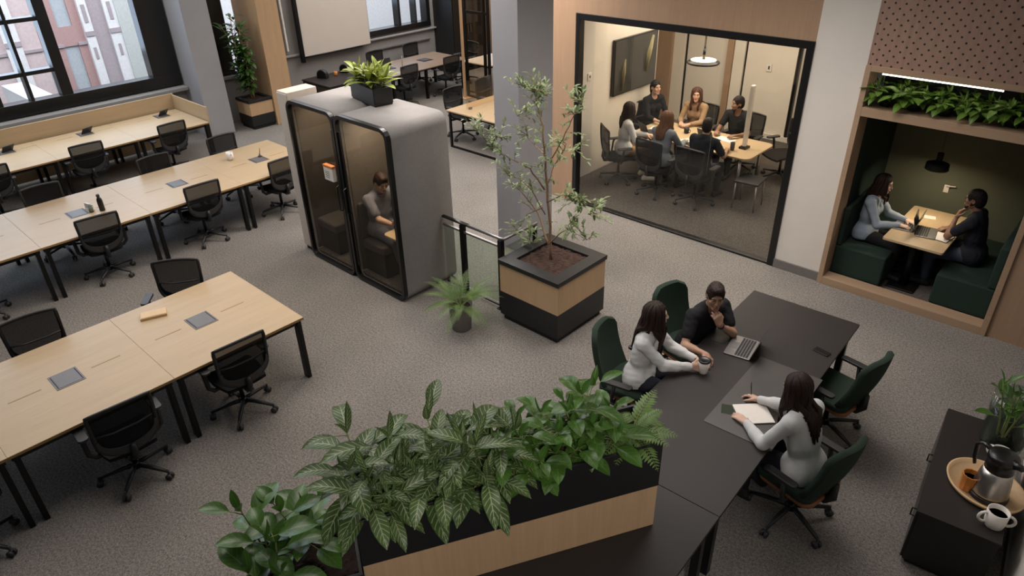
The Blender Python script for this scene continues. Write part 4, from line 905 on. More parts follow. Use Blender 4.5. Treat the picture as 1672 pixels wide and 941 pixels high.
# ---- slender tree
def tree():
    rnd=random.Random(4); t=thing('slender_tree','slender airy tree with thin branches growing in the large square planter','tree',(-4.52,5.47,.76)); o=Vector((-4.52,5.47,.76)); S=MB(); Fo=MB()
    def P(px,py,dy=0): return ony(px,py,5.47+dy)-o
    def br(pts,r0,r1): 
        q=[]; 
        for i in range(len(pts)-1):
            for k in range(4): 
                f=k/4; w=pts[i].lerp(pts[i+1],f); q.append(w+Vector((rv(rnd,-1,1),rv(rnd,-1,1),0))*.006)
        q.append(pts[-1]); n=len(q); S.tube(q,[r0+(r1-r0)*i/(n-1) for i in range(n)],7); br_last[:]=q; return q
    def spray(p,n,size,d=None):
        d=(d or Vector((rv(rnd,-1,1),rv(rnd,-1,1),.4))).normalized()
        for i in range(n):
            dd=(d+Vector((rv(rnd,-1,1),rv(rnd,-1,1),rv(rnd,-.7,.9)))*.9).normalized(); l=size*rv(rnd,.5,1.2); tw=[p,p+dd*l*.5+Vector((0,0,-.01)),p+dd*l+Vector((0,0,-.04*l/size))]
            S.tube(tw,[.003,.0022,.0012],4)
            for k in range(rnd.randint(7,9)):
                f=.12+.88*k/8; q=tw[0].lerp(tw[1],min(1,f*2)) if f<.5 else tw[1].lerp(tw[2],min(1,f*2-1)); a=(dd+Vector((rv(rnd,-1,1),rv(rnd,-1,1),rv(rnd,-.8,.5)))).normalized()
                ll=rv(rnd,.05,.085); Fo.leaf(q,a,(0,0,1),ll,ll*.36,.5,.15,.9,3)
    br_last=[]; base=Vector((0,0,-.01)); tr=br([base,P(897,351),P(893,304),P(889,252),P(886,206),P(877,173),P(875,152,.05)],.018,.005)
    L=[([P(895,262),P(903,256),P(920,225,-.15),P(938,187,-.2)],.009,.004,[P(949,172,-.2),P(938,187,-.2)],8),
       ([P(895,400),P(880,350,.1),P(865,330,.1),P(849,311,.05)],.013,.004,[P(849,311,.05),P(862,380,.1),P(868,398,.0)],6),
       ([P(890,310),P(865,275,-.1),P(840,262,-.15),P(819,252,-.2),P(800,235,-.2)],.010,.003,[P(790,228,-.25),P(805,240,-.2),P(815,225,-.2),P(780,215,-.2)],7),
       ([P(893,304),P(905,270,.15),P(918,250,.15),P(925,235,.1)],.009,.003,[P(925,235,.1),P(935,240,.1)],5),
       ([P(893,330),P(920,318,-.2),P(945,330,-.25)],.009,.004,[P(945,325,-.25),P(955,335,-.25),P(935,330,-.2),P(960,350,-.3)],8),
       ([P(896,400),P(915,380,-.15),P(940,368,-.2),P(958,388,-.25)],.008,.003,[P(958,392,-.25),P(930,365,-.2)],5),
       ([P(889,252),P(876,240,.15),P(862,225,.2),P(858,200,.2)],.008,.003,[P(858,190,.2),P(845,190,.2),P(862,222,.2)],5),
       ([P(886,340),P(860,350,.2),P(850,370,.2)],.006,.003,[P(850,380,.2),P(866,392,-.1)],5),
       ([P(890,350),P(868,310,-.2),P(845,290,-.3),P(832,290,-.3)],.007,.003,[P(832,288,-.3)],6)]
    for pts,a,b,sp,n in L:
        br(pts,a,b)
        for q in sp: spray(q,n-1,.24)
        qq=br_last
        for w in qq[len(qq)//4::2]: spray(w,1,.2)
    for q in [P(875,152,.05),P(868,150),P(882,158,.1),P(862,145)]: spray(q,7,.24,Vector((rv(rnd,-1,1),rv(rnd,-.5,.5),.7)))
    for q in tr[6:]: spray(q,1,.2)
    Fo.build('foliage','tree_leaf',t,True); S.build('branches','bark',t,True)
tree()
# ---- plants over the alcove
GA2='leafy plants on the shelf over the alcove'
lb=['dark leafy plant at the left end of the alcove shelf','bright trailing plant second from the left on the alcove shelf','trailing plant in the middle of the alcove shelf','leafy plant in the right half of the alcove shelf','bright leafy plant under the end of the strip light on the alcove shelf','leafy plant at the right end of the alcove shelf, cut by the frame']
for i,x in enumerate([-2.22,-1.93,-1.62,-1.3,-1.0,-.75]):
    leafy('trailing_plant',lb[i],'plant',(x,8.5,2.37),'pothos',8,150+i,(.10,.17),.55,(8,10),(.02,.15),1.5,(.5,1.2),GA2,elev=(-.5,.5),petiole=.04,fold=.2,spread=.1,shape=.75)
    q=thing('nursery_pot','small dark pot of the '+lb[i].replace(' on the alcove shelf','').replace(', cut by the frame','').replace(' under the end of the strip light',' under the strip light end'),'pot',(x,8.52,2.27),0,'dark pots on the alcove shelf'); MB().lathe([(.06,0),(.075,.11),(.07,.11),(.06,.09),(0,.09)],n=18).build('pot','black_matt',q,True); MB().lathe([(0,.095),(.068,.095)],n=16).build('soil','soil_dark',q)
# ---- plant in the vase
p=onz(1636,712,.82); leafy('leafy_plant','broad leaved green plant growing out of the glass vase','plant',(p.x,p.y,.82),'philo',4,200,(.13,.18),.5,(4,5),(.26,.5),.2,(.3,.6),None,elev=(.4,1.0),petiole=.04,stem_r=.006,spread=.04)
# ================================================================== PEOPLE: implicit bodies meshed with surface nets
def surface_nets(D,org,h):
    S=D<0
    nx,ny,nz=D.shape
    cs=[(0,0,0),(1,0,0),(0,1,0),(1,1,0),(0,0,1),(1,0,1),(0,1,1),(1,1,1)]
    cnt=np.zeros((nx-1,ny-1,nz-1),np.uint8)
    for a,b,c in cs: cnt+=S[a:nx-1+a,b:ny-1+b,c:nz-1+c]
    act=(cnt>0)&(cnt<8); I=np.argwhere(act)
    if len(I)==0: return np.zeros((0,3)),np.zeros((0,4),int)
    vals=np.stack([D[I[:,0]+a,I[:,1]+b,I[:,2]+c] for a,b,c in cs],1); acc=np.zeros((len(I),3)); n=np.zeros(len(I))
    for i in range(8):
        for j in range(i+1,8):
            d=np.array(cs[j])-np.array(cs[i])
            if np.abs(d).sum()!=1: continue
            a,b=vals[:,i],vals[:,j]; m=(a<0)!=(b<0); t=np.where(m,a/np.where(m,a-b,1),0)
            acc+=np.where(m[:,None],np.array(cs[i])+t[:,None]*d,0); n+=m
    V=(I+acc/n[:,None])*h+org
    idx=np.full(act.shape,-1,np.int64); idx[act]=np.arange(len(I)); Q=[]
    for ax in range(3):
        sl=[slice(1,-1)]*3; s0=list(sl); s1=list(sl); s0[ax]=slice(0,-1); s1[ax]=slice(1,None)
        a=S[tuple(s0)];b=S[tuple(s1)]; E=np.argwhere(a!=b)
        if len(E)==0: continue
        off=np.ones(3,int); off[ax]=0; E0=E+off
        u,v=[(1,2),(2,0),(0,1)][ax]
        du=np.zeros(3,int);du[u]=1;dv=np.zeros(3,int);dv[v]=1
        q=np.stack([idx[tuple((E0-du-dv).T)],idx[tuple((E0-dv).T)],idx[tuple(E0.T)],idx[tuple((E0-du).T)]],1)
        fl=a[tuple(E.T)]; q[~fl]=q[~fl][:,::-1]; Q.append(q)
    Q=np.concatenate(Q); Q=Q[(Q>=0).all(1)]
    return V,Q
def A(v): return np.array(v,float)
def unit(v): return v/np.linalg.norm(v)
class Field:
    def __init__(s,lo,hi,h):
        s.h=h; s.lo=A(lo); n=np.ceil((A(hi)-s.lo)/h).astype(int)+1; s.n=n
        s.D=np.full(n,.2,np.float32); s.ax=[s.lo[i]+h*np.arange(n[i]) for i in range(3)]
    def sub(s,lo,hi):
        a=np.clip(np.floor((lo-s.lo)/s.h).astype(int),0,s.n-1); b=np.clip(np.ceil((hi-s.lo)/s.h).astype(int)+1,1,s.n)
        sl=tuple(slice(a[i],b[i]) for i in range(3))
        P=np.stack(np.meshgrid(*[s.ax[i][sl[i]] for i in range(3)],indexing='ij'),-1).astype(np.float32); return sl,P
    def union(s,sl,d,k):
        D=s.D[sl]; 
        if k>0:
            hh=np.maximum(k-np.abs(D-d),0)/k; s.D[sl]=np.minimum(D,d)-hh*hh*k*.25
        else: s.D[sl]=np.minimum(D,d)
    def cone(s,a,b,ra,rb,k=.02,flat=None,infl=0):
        a=A(a);b=A(b); m=max(ra,rb)+infl+k+.03; sl,P=s.sub(np.minimum(a,b)-m,np.maximum(a,b)+m)
        if P.size==0: return
        p=P-a; ba=b-a
        if flat is not None:
            ax,f=flat; ax=unit(A(ax)); p=p+((p@ax)*(1/f-1))[...,None]*ax; ba=ba+(ba@ax)*(1/f-1)*ax
        L=max(ba@ba,1e-9); t=np.clip((p@ba)/L,0,1); d=np.linalg.norm(p-t[...,None]*ba,axis=-1)-(ra+(rb-ra)*t+infl)
        s.union(sl,d.astype(np.float32),k)
    def ell(s,c,r,M=None,k=.02,sub=False,infl=0):
        c=A(c); r=A(r)+infl; m=max(r)+k+.03; sl,P=s.sub(c-m,c+m)
        if P.size==0: return
        p=P-c
        if M is not None: p=p@M.T   # rows of M are local axes
        k0=np.linalg.norm(p/r,axis=-1); k1=np.linalg.norm(p/(r*r),axis=-1)+1e-9; d=(k0*(k0-1)/k1).astype(np.float32)
        if not sub: s.union(sl,d,k)
        else:
            D=s.D[sl]; e=-d
            hh=np.maximum(k-np.abs(D-e),0)/k if k>0 else 0; s.D[sl]=np.maximum(D,e)+hh*hh*k*.25
    def cut(s,p,n,soft=0):   # remove the side n points to
        X,Y,Z=np.meshgrid(*s.ax,indexing='ij',sparse=True); n=unit(A(n)); d=(X-p[0])*n[0]+(Y-p[1])*n[1]+(Z-p[2])*n[2]; s.D=np.maximum(s.D,d.astype(np.float32))
    def wrinkle(s,amp,fr,seed):
        rs=np.random.RandomState(seed); X,Y,Z=np.meshgrid(*s.ax,indexing='ij',sparse=True); w=0
        for i in range(4):
            f=rs.normal(size=3)*fr; w=w+np.sin(X*f[0]+Y*f[1]+Z*f[2]+rs.rand()*6)*.12-.28*np.abs(np.sin(X*f[1]+Y*f[2]+Z*f[0]))+.12
        s.D=s.D+(amp*w).astype(np.float32)
    def mesh(s,name,mat,parent=None):
        V,Q=surface_nets(s.D,s.lo,s.h); me=bpy.data.meshes.new(name); me.from_pydata(V.tolist(),[],Q.tolist()); me.validate()
        me.polygons.foreach_set('use_smooth',[True]*len(me.polygons)); me.materials.append(mat)
        o=bpy.data.objects.new(name,me); C.objects.link(o)
        if parent is not None: o.parent=parent
        return o
def skinmat(name,col):
    t=NT(name); c=lin(col); v=t.coords(); f=t.noise(v,14,3); t.ln(t.ramp(f,[(.3,shade(c,.93)),(.7,shade(c,1.06))]),t.b.inputs['Base Color'])
    t.b.inputs['Roughness'].default_value=.5; t.b.inputs['Subsurface Weight'].default_value=.0; t.b.inputs['Specular IOR Level'].default_value=.35; return t.m
def hairmat(name,col):
    t=NT(name); c=shade(lin(col),.8); v=t.coords((60,60,6)); f=t.noise(v,1.5,4,.6); t.ln(t.ramp(f,[(.3,shade(c,.55)),(.7,shade(c,1.5))]),t.b.inputs['Base Color']); t.b.inputs['Roughness'].default_value=.6; t.b.inputs['Specular IOR Level'].default_value=.25; t.bump(f,.5,.004); return t.m
SK={'fair':skinmat('fair skin','c6a38f'),'light':skinmat('light skin','b8937e'),'tan':skinmat('tan skin','a07c66'),'brown':skinmat('brown skin','83624f')}
HR={'dark':hairmat('dark brown hair','2b1c16'),'black':hairmat('black hair','191412'),'brown':hairmat('brown hair','4a2e22'),'light':hairmat('light brown hair','6d4a33')}
M['eye_white']=plain('eye white','a3968c',.25,0,.02); M['iris']=plain('dark iris','2b1a12',.2,0,.02)
LIPS=plain('lips','94584e',.5); LIPS_M=plain('lips soft','8a5e4e',.5)
def person(label,loc,rotz,p,group=None):
    g=p.get
    h=g('h',.007); fem=g('female',False); sc=g('scale',1.0); seat=g('seat',.565); lean=R(g('lean',6)); twist=R(g('twist',0)); side=R(g('side',0))
    X=A((1,0,0)); P0=A((0,0,seat)); u=A((math.sin(side),math.sin(lean),math.cos(lean))); u=unit(u)
    xs=unit(A((math.cos(twist),-math.sin(twist) if False else math.sin(twist),-math.sin(side)))); f=unit(np.cross(u,xs)); xs=np.cross(f,u)   # shoulder axis, chest forward
    def T(x,y,z): return P0+xs*x+f*y+u*z
    sw=.165 if fem else .19
    tl=.50*sc
    N=T(0,.0,tl); Sh={s:T(s*sw,-.005,tl-.055) for s in (-1,1)}
    # head frame
    hy=R(g('hyaw',0)); hp=R(g('hpitch',0)); hr=R(g('hroll',0))
    bf=unit(A((0,math.cos(lean*.3),-math.sin(lean*.3)))); 
    tw=math.atan2(f[0],f[1]); a=-tw+hy
    hf=A((-math.sin(a)*math.cos(hp),math.cos(a)*math.cos(hp),math.sin(hp))); hx=unit(np.cross(hf,A((0,0,1)))); hu=np.cross(hx,hf); hx2=hx*math.cos(hr)+hu*math.sin(hr); hu=np.cross(hx2,hf); hx=hx2; HM=np.stack([hx,hf,hu])
    hs=.97 if fem else 1.0
    Hc=N+u*.055+hu*.105+hf*.018+bf*.012
    def H(x,y,z): return Hc+(hx*x+hf*y+hu*z)*hs
    # arms
    ua,fa=.285*sc,.255*sc
    arms={}
    for s,k in ((-1,'L'),(1,'R')):
        W=g('hand'+k,(s*.16,.42,seat+.2)); S=Sh[s]; chin=None
        if isinstance(W,str): chin=H(s*.012,.115,-.125); W=H(s*.05,.14,-.225)
        W=A(W); v=W-S; d=np.linalg.norm(v)
        if d>ua+fa-.005: W=S+v/d*(ua+fa-.005); v=W-S; d=np.linalg.norm(v)
        x=(ua*ua-fa*fa+d*d)/(2*d); y=math.sqrt(max(0,ua*ua-x*x)); dn=v/d; pole=A(g('pole'+k,(s*.55,-.35,-.8))); pole=unit(pole-dn*(pole@dn)); E=S+dn*x+pole*y
        arms[s]=(S,E,W,A(g('fdir'+k,W-E)) if chin is None else chin-W,A(g('palm'+k,(0,0,-1))) if chin is None else -hf-hx*s*.5,g('curl'+k,.35),g('thumb'+k,.5))
    # legs
    knee={};ank={};hipj={}
    for s,k in ((-1,'L'),(1,'R')):
        hipj[s]=P0+A((s*.09,.0,-.01)); knee[s]=A(g('knee'+k,(s*.12,.43,seat-.06))); ank[s]=A(g('foot'+k,(s*.12,.40,.09)))
    pts=[N,Hc,P0]+[q for a_ in arms.values() for q in a_[:3]]+list(knee.values())+list(ank.values())
    lo=np.min(pts,0)-.22; hi=np.max(pts,0)+.24; lo[2]=-.02
    skin=SK[p['skin']]
    def torso(F,i,k=.04):
        F.cone(P0+A((-.055,-.01,-.0)),P0+A((.055,-.01,-.0)),.125,.125,k,(f,.85),i)
        w=.105 if fem else .125
        F.cone(T(-.03,0,.06),T(-.02,0,.2),w,w,k,(f,.78),i); F.cone(T(.03,0,.06),T(.02,0,.2),w,w,k,(f,.78),i)
        c=.105 if fem else .125
        F.cone(T(-.05,-.01,.25),T(-.055,-.015,tl-.12),c,c*.93,k,(f,.76),i); F.cone(T(.05,-.01,.25),T(.055,-.015,tl-.12),c,c*.93,k,(f,.76),i)
        F.cone(Sh[-1]+xs*.02,Sh[1]-xs*.02,.056,.056,k,None,i); F.cone(T(-.09,-.02,tl-.06),N-u*.0-f*.01,.05,.05,k,None,i); F.cone(T(.09,-.02,tl-.06),N-f*.01,.05,.05,k,None,i)
        if fem:
            for s in (-1,1): F.ell(T(s*.066,.07,tl-.2),(.055,.034,.06),np.stack([xs,f,u]),.03,False,i)
    def arm(F,s,i,t0=0,t1=2,k=.02):
        S,E,W=arms[s][:3]; q=.86 if fem else 1.0
        F.cone(S,S+(E-S)*min(1,t1),.053*q,(.053-.014*min(1,t1))*q,k,None,i)
        if t1>1: F.cone(E,E+(W-E)*(t1-1),.039*q,(.039-.014*(t1-1))*q,k,None,i)
        if t1>1.05: F.cone(E+(W-E)*.08,E+(W-E)*min(.45,t1-1),.041*q,.036*q,k,None,i)
    def leg(F,s,i,t1=2,k=.03):
        q=1.0 if not fem else .97
        F.cone(hipj[s],knee[s],.088*q,.06*q,k,None,i)
        if t1>1:
            e=knee[s]+(ank[s]-knee[s])*(t1-1); F.cone(knee[s],e,.057*q,(.057-.02*(t1-1))*q,k,None,i); b=unit(A((0,1,0))); F.cone(knee[s]+(ank[s]-knee[s])*.15-b*.012,knee[s]+(ank[s]-knee[s])*.5-b*.012,.052*q,.045*q,k,None,i)
    def foot(F,s,i):
        b=ank[s]; d=A(g('toe',(0,1,0))); d=unit(d+A((s*.15,0,0))); F.cone(b-A((0,0,.045))-d*.03,b+d*.14-A((0,0,.055)),.038,.03,.02,None,i); F.cone(b,b-A((0,0,.03)),.038,.04,.02,None,i)
    def hand(F,s):
        S,E,W,fd,pn,cu,th=arms[s]; fd=unit(fd); pn=unit(pn-fd*(pn@fd)); lt=np.cross(pn,fd); 
        # thumb side: towards the body midline when palms face down
        side_=-s*unit(np.cross(fd,pn)); 
        side_=unit(np.cross(fd,-pn))*( -1 if s<0 else 1)*-1
        K=[]
        for i,(o,l) in enumerate(((.031,.070),(.011,.078),(-.010,.073),(-.029,.058))):
            kn=W+fd*(.088-.006*abs(i-1))+side_*o; F.cone(W+fd*.008+side_*o*.62,kn,.0155,.0125,.014)
            d=fd; q=kn; bend=cu*(.75+.12*i)
            sp=unit(d+side_*o*1.2); d=sp
            for j,(sg,r0,r1) in enumerate(((.46,.0098,.0092),(.30,.0092,.0085),(.24,.0085,.007))):
                an=bend*(1.0 if j==0 else 1.15); 
                d=unit(d*math.cos(an)+pn*math.sin(an)); ax=np.cross(d,np.cross(pn,d)); 
                pn_l=ax
                e=q+d*l*sg*1.02; F.cone(q,e,r0,r1,.005); q=e
        tb=W+fd*.02+side_*.026+pn*.006; t1=tb+unit(fd*.62+side_*.75+pn*.3)*.042; t2=t1+unit(fd*.85+side_*(.55-th)+pn*(.25+th*.6))*.032; t3=t2+unit(fd*.9+side_*(.2-th)+pn*(.25+th*.7))*.026
        F.cone(W+fd*.012+side_*.012,tb,.017,.0155,.012); F.cone(tb,t1,.0145,.0115,.01); F.cone(t1,t2,.0112,.0102,.005); F.cone(t2,t3,.010,.008,.004)
    def head(F):
        F.cone(N-u*.04-f*.01,Hc-hu*.05-hf*.015,.058 if not fem else .05,.052 if not fem else .045,.025)
        F.ell(H(0,-.012,.028),(.076*hs,.096*hs,.088*hs),HM,.02); F.ell(H(0,.022,-.03),(.060*hs,.068*hs,.08*hs),HM,.02)
        jw=.046 if not fem else .041
        for s in (-1,1): F.cone(H(s*jw,.0,-.055),H(s*.014,.066,-.094),.022,.017,.02); F.ell(H(s*.04,.062,-.018),(.022,.018,.02),HM,.02)
        F.cone(H(-.012,.07,-.092),H(.012,.07,-.092),.015,.015,.015)
        F.cone(H(-.034,.076,.034),H(.034,.076,.034),.011,.011,.014)
        for s in (-1,1): F.ell(H(s*.031,.098,.010),(.017,.014,.011),HM,.012,True)
        F.cone(H(0,.086,.02),H(0,.104,-.018),.0065,.0095,.008); F.ell(H(0,.098,-.024),(.016,.012,.009),HM,.008)
        F.ell(H(0,.085,-.053),(.022,.010,.007),HM,.008); F.ell(H(0,.084,-.063),(.019,.010,.007),HM,.008)
        for s in (-1,1): F.ell(H(s*.077,-.008,.0),(.010,.020,.031),HM,.008); F.ell(H(s*.081,-.004,.004),(.006,.011,.018),HM,.005,True)
    # ---- body
    F=Field(lo,hi,h); torso(F,-.010)
    for s in (-1,1): arm(F,s,-.002); leg(F,s,-.004); foot(F,s,-.004); hand(F,s)
    head(F)
    body=F.mesh('person',skin); body.location=loc; body.rotation_euler=(0,0,rotz); tag(body,label,'person',group)
    # ---- shirt
    hc=h*1.0
    sl=g('sleeve',1.93)
    F=Field(lo,hi,hc); torso(F,.011)
    for s in (-1,1): arm(F,s,.012 if sl>1.2 else .015,0,sl)
    if g('untucked',True): F.cone(P0+A((-.05,.02,.0)),P0+A((.05,.02,.0)),.13,.13,.03,(f,.9),.02)
    F.wrinkle(.007,24,g('seed',1)); F.ell(N+f*.055+u*.045,(.07,.075,.09),np.stack([xs,f,u]),.01,True); F.cut(N+u*.045,u)
    F.cut(P0+A((0,0,-.055)),A((0,.15,-1))); 
    if sl>1.2: pass
    shirt=F.mesh('shirt' if not g('jacket') else 'jacket',p['shirt'],body)
    if g('collar'):
        c=MB(); pts=[N+u*.02+xs*.07*math.sin(a_)+f*(.062*math.cos(a_)-.005)+u*(-.035*max(0,math.cos(a_))+.012) for a_ in [2*PI*i/20 for i in range(20)]]
        c.tube([tuple(q) for q in pts],.011,6,closed=True,flat=1.8).build('collar',p['shirt'],shirt,True)
    # ---- trousers
    lo2=np.min([P0]+list(knee.values())+list(ank.values()),0)-.2; hi2=np.max([P0]+list(knee.values()),0)+.2; lo2[2]=-.02
    F=Field(lo2,hi2,max(h,.007)); F.cone(P0+A((-.055,-.01,0)),P0+A((.055,-.01,0)),.125,.125,.04,(f,.85),.006)
    F.cone(T(0,0,.02),T(0,0,.08),.11,.11,.03,(f,.8),.006)
    for s in (-1,1): leg(F,s,.010,1.9)
    F.wrinkle(.005,22,g('seed',1)+5); F.mesh('trousers',p['pants'],body)
    for s in (-1,1):
        F=Field(ank[s]-.2,ank[s]+.24,max(h,.007)); foot(F,s,.007); F.cut(ank[s]+A((0,0,.02)),(0,0,1)); F.mesh('shoe',p.get('shoes',M['black_matt']),body)
    # ---- face details
    for s in (-1,1):
        e=MB().ball(tuple(H(s*.031,.0705,.010)),.012*hs,10,8).build('eye','eye_white',body,True)
        q=H(s*.031,.0785,.009); MB().ball(tuple(q),.0065,8,6).build('iris','iris',e,True)
        b=[tuple(H(s*x,y,z)) for x,y,z in ((.014,.0885,.030),(.03,.0885,.035),(.048,.078,.031))]; MB().tube(b,[.003,.0036,.002],6).build('eyebrow',HR[p['hair']],body,True)
    m=MB(); 
    for zz,ry in ((-.0535,.0052),(-.0625,.0058)):
        m.tube([tuple(H(-.021,.083,-.058)),tuple(H(-.01,.0935,zz)),tuple(H(0,.095,zz)),tuple(H(.01,.0935,zz)),tuple(H(.021,.083,-.058))],[.002,ry*.8,ry,ry*.8,.002],6,flat=.8)
    m.build('lips',LIPS if fem else LIPS_M,body,True)
    # ---- hair
    hm=HR[p['hair']]; rnd=random.Random(g('seed',1)); lh=g('long',0)
    rr=.15; F=Field(Hc-rr,Hc+rr,min(h,.005)); 
    top=g('hairtop',.012)
    F.ell(H(0,-.014,.036),(.079*hs+.002,.099*hs+.002,.088*hs+top),HM,.01); F.ell(H(0,-.045,-.01),(.076*hs,.07*hs,.085*hs),HM,.02)
    if not lh and top>.014: F.ell(H(0,.04,.105),(.05,.045,.03),HM,.03)
    F.ell(H(0,.105,-.035),(.072,.074,.116 if not lh else .114),HM,.008,True); F.ell(H(0,.075,-.09),(.1,.075,.12),HM,.01,True)
    for s in (-1,1): 
        if not lh: F.ell(H(s*.086,.012,-.02),(.03,.035,.05),HM,.008,True)
    F.cut(H(0,0,-.068 if not lh else -.08),-hu+hf*.3); F.wrinkle(.006,140 if not lh else 60,g('seed',1)+9)
    hair=F.mesh('hair',hm,body)
    if lh:
        m=MB(); K=46
        for j in range(K):
            ph=R(52+ (308-52)*j/(K-1))  # from one temple round the back to the other
            ex=math.sin(ph); ey=math.cos(ph); pts=[];rad=[]
            lay=rv(rnd,.0,.014); 
            for i,el in enumerate((78,60,40,18,-5)):
                e_=R(el); q=H(ex*(.082+lay)*math.cos(e_),-.012+ey*(.098+lay)*math.cos(e_),.03+(.092+lay)*math.sin(e_)); pts.append(q); rad.append((.010,.014,.017,.018,.018)[i])
            ln=lh*rv(rnd,.82,1.08)*(.8+.2*abs(math.sin(ph/2))); q=pts[-1]; out=unit(hx*ex+hf*ey*1.0)
            frontish=max(0,ey)
            for i in range(1,7):
                t_=i/6; drop=ln*t_; b=A((0,0,-1))*drop; w=out*(.012*math.sin(t_*PI)-.02*t_)
                back=-f*(.045*t_ if drop>.06 else 0)*(1-frontish)+f*.05*frontish*t_*(1 if fem else 0)
                lean_off=-f*0
                pt=q+b+w+back+A((rv(rnd,-1,1),rv(rnd,-1,1),0))*.005
                # keep outside the back and shoulders
                rel=pt-P0; zz=rel@u; yy=rel@f; xx=rel@xs
                if zz<tl+.02:
                    wid=.0 if abs(xx)>.2 else .105*math.sqrt(max(0,1-(xx/.2)**2))+.0
                    if yy<=.02: 
                        lim=-(wid+.01)
                        if yy>lim: pt=pt+f*(lim-yy)
                    else:
                        lim=wid+.025
                        if yy<lim: pt=pt+f*(lim-yy)
                pts.append(pt); rad.append(.018*(1-.55*t_**2))
            m.tube([tuple(q_) for q_ in pts],rad,6,flat=.7)
        m.build('hair_lengths',hm,hair,True)
    if g('ponytail'):
        q=[tuple(H(0,-.1,.03)),tuple(H(0,-.135,.0)),tuple(H(0,-.125,-.09)),tuple(H(0,-.1,-.19))]; MB().tube(q,[.022,.03,.028,.008],8).build('ponytail',hm,hair,True)
    if g('beard'):
        F=Field(Hc-.14,Hc+.14,min(h,.005))
        for s in (-1,1): F.cone(H(s*.052,.004,-.04),H(s*.014,.068,-.094),.021,.021,.02); F.cone(H(s*.058,.0,-.005),H(s*.052,.006,-.045),.012,.018,.01)
        F.cone(H(-.022,.082,-.047),H(.022,.082,-.047),.008,.008,.008); F.cone(H(-.012,.074,-.094),H(.012,.074,-.094),.018,.018,.01); F.ell(H(0,.098,-.058),(.017,.014,.009),HM,.004,True); F.wrinkle(.003,160,3)
        F.mesh('beard',hm,body)
    if g('glasses'):
        m=MB()
        for s in (-1,1):
            m.tube([tuple(H(s*.033+.022*math.cos(q),.094,.010+.018*math.sin(q))) for q in [2*PI*i/14 for i in range(14)]],.002,5,closed=True); m.tube([tuple(H(s*.055,.09,.014)),tuple(H(s*.078,.0,.014))],.002,5)
        m.tube([tuple(H(-.011,.097,.012)),tuple(H(.011,.097,.012))],.002,5); m.build('glasses','black_gloss',body,True)
    for s,k in ((-1,'L'),(1,'R')):
        if g('watch')==k:
            S,E,W=arms[s][:3]; d=unit(W-E); c=W-d*.03; a1=unit(np.cross(d,A((0,0,1)))); a2=np.cross(a1,d); rr_=.031 if not fem else .027
            w=MB().tube([tuple(c+a1*rr_*math.cos(q)+a2*rr_*.9*math.sin(q)) for q in [2*PI*i/16 for i in range(16)]],.0075,6,closed=True,flat=1).build('wristwatch','black_gloss',body,True)
    return body
# ------------------------------------------------------------------ the people
def fab(n,c,v=.06): return cloth(n,c,.85,120,.15,v)
WHITE=fab('white shirt cloth','c3c3c1'); GREYS=fab('grey shirt cloth','6c6c76'); BLUEW=fab('pale blue shirt cloth','8d97a3'); BLK=fab('black shirt cloth','1c1c1e'); NAVY=fab('navy shirt cloth','1f2128'); BEIGE=fab('beige jacket cloth','93785c'); GRYB=fab('blue grey shirt cloth','6f767e'); JEANS=fab('blue jeans','3b4250'); DJEANS=fab('dark trousers','20222a'); GREYP=fab('grey trousers','5c5e66'); KHAKI=fab('tan trousers','9a7a52')
def L(loc,rot,pt): # world -> local of a person
    c,s=math.cos(rot),math.sin(rot); dx,dy=pt[0]-loc[0],pt[1]-loc[1]; return (dx*c+dy*s,-dx*s+dy*c,pt[2]-loc[2])
def at(loc,face,pr,label,**kw):
    rot=R(face)
    for k in ('handL','handR','footL','footR'):
        if k in kw and not isinstance(kw[k],str): kw[k]=L(loc,rot,kw[k])
    for k in ('fdirL','fdirR','palmL','palmR','poleL','poleR'):
        if k in kw:
            v=kw[k]; kw[k]=L((0,0,0),rot,v)
    d=dict(pr); d.update(kw); return person(label,loc,rot,d)
TZ=.74
# black table: woman with the cup
at((-2.69,4.52,0),-74,dict(female=True,skin='fair',hair='dark',long=.36,shirt=WHITE,pants=DJEANS,h=.005,seed=2,collar=True),'woman in a white shirt with long dark hair holding a cup at the black table',
   lean=9,seat=.6,hyaw=24,hpitch=0,handR=(-2.255,4.675,TZ+.055),fdirR=(.9,.5,0),palmR=(.45,.75,-.1),curlR=.55,handL=(-2.28,4.80,TZ+.05),fdirL=(.95,-.35,0),palmL=(.3,-.9,-.1),curlL=.55)
at((-2.6,5.36,0),-108,dict(skin='tan',hair='dark',shirt=BLK,pants=JEANS,sleeve=.62,h=.005,seed=3,hairtop=.018,watch='L'),'man in a black t-shirt leaning on the black table, hand at his chin, with stubble',
   lean=19,hyaw=-34,hpitch=-9,handR=(-2.235,4.90,TZ+.075),fdirR=(.45,-.75,-.25),palmR=(.2,-.3,-1),curlR=.4,handL='chin',curlL=.75,poleL=(.4,.6,-.8))
at((-1.07,4.38,0),78,dict(female=True,skin='fair',hair='dark',long=.42,shirt=WHITE,pants=DJEANS,h=.005,seed=4,watch='L'),'woman in a white blouse with long brown hair writing in a notebook',
   lean=15,seat=.59,hyaw=2,hpitch=-16,handR=(-1.615,4.665,TZ+.035),fdirR=(-.9,.15,-.1),palmR=(.1,-.4,-.9),curlR=.6,handL=(-1.56,4.34,TZ+.03),fdirL=(-.9,.35,-.05),palmL=(0,0,-1),curlL=.2)
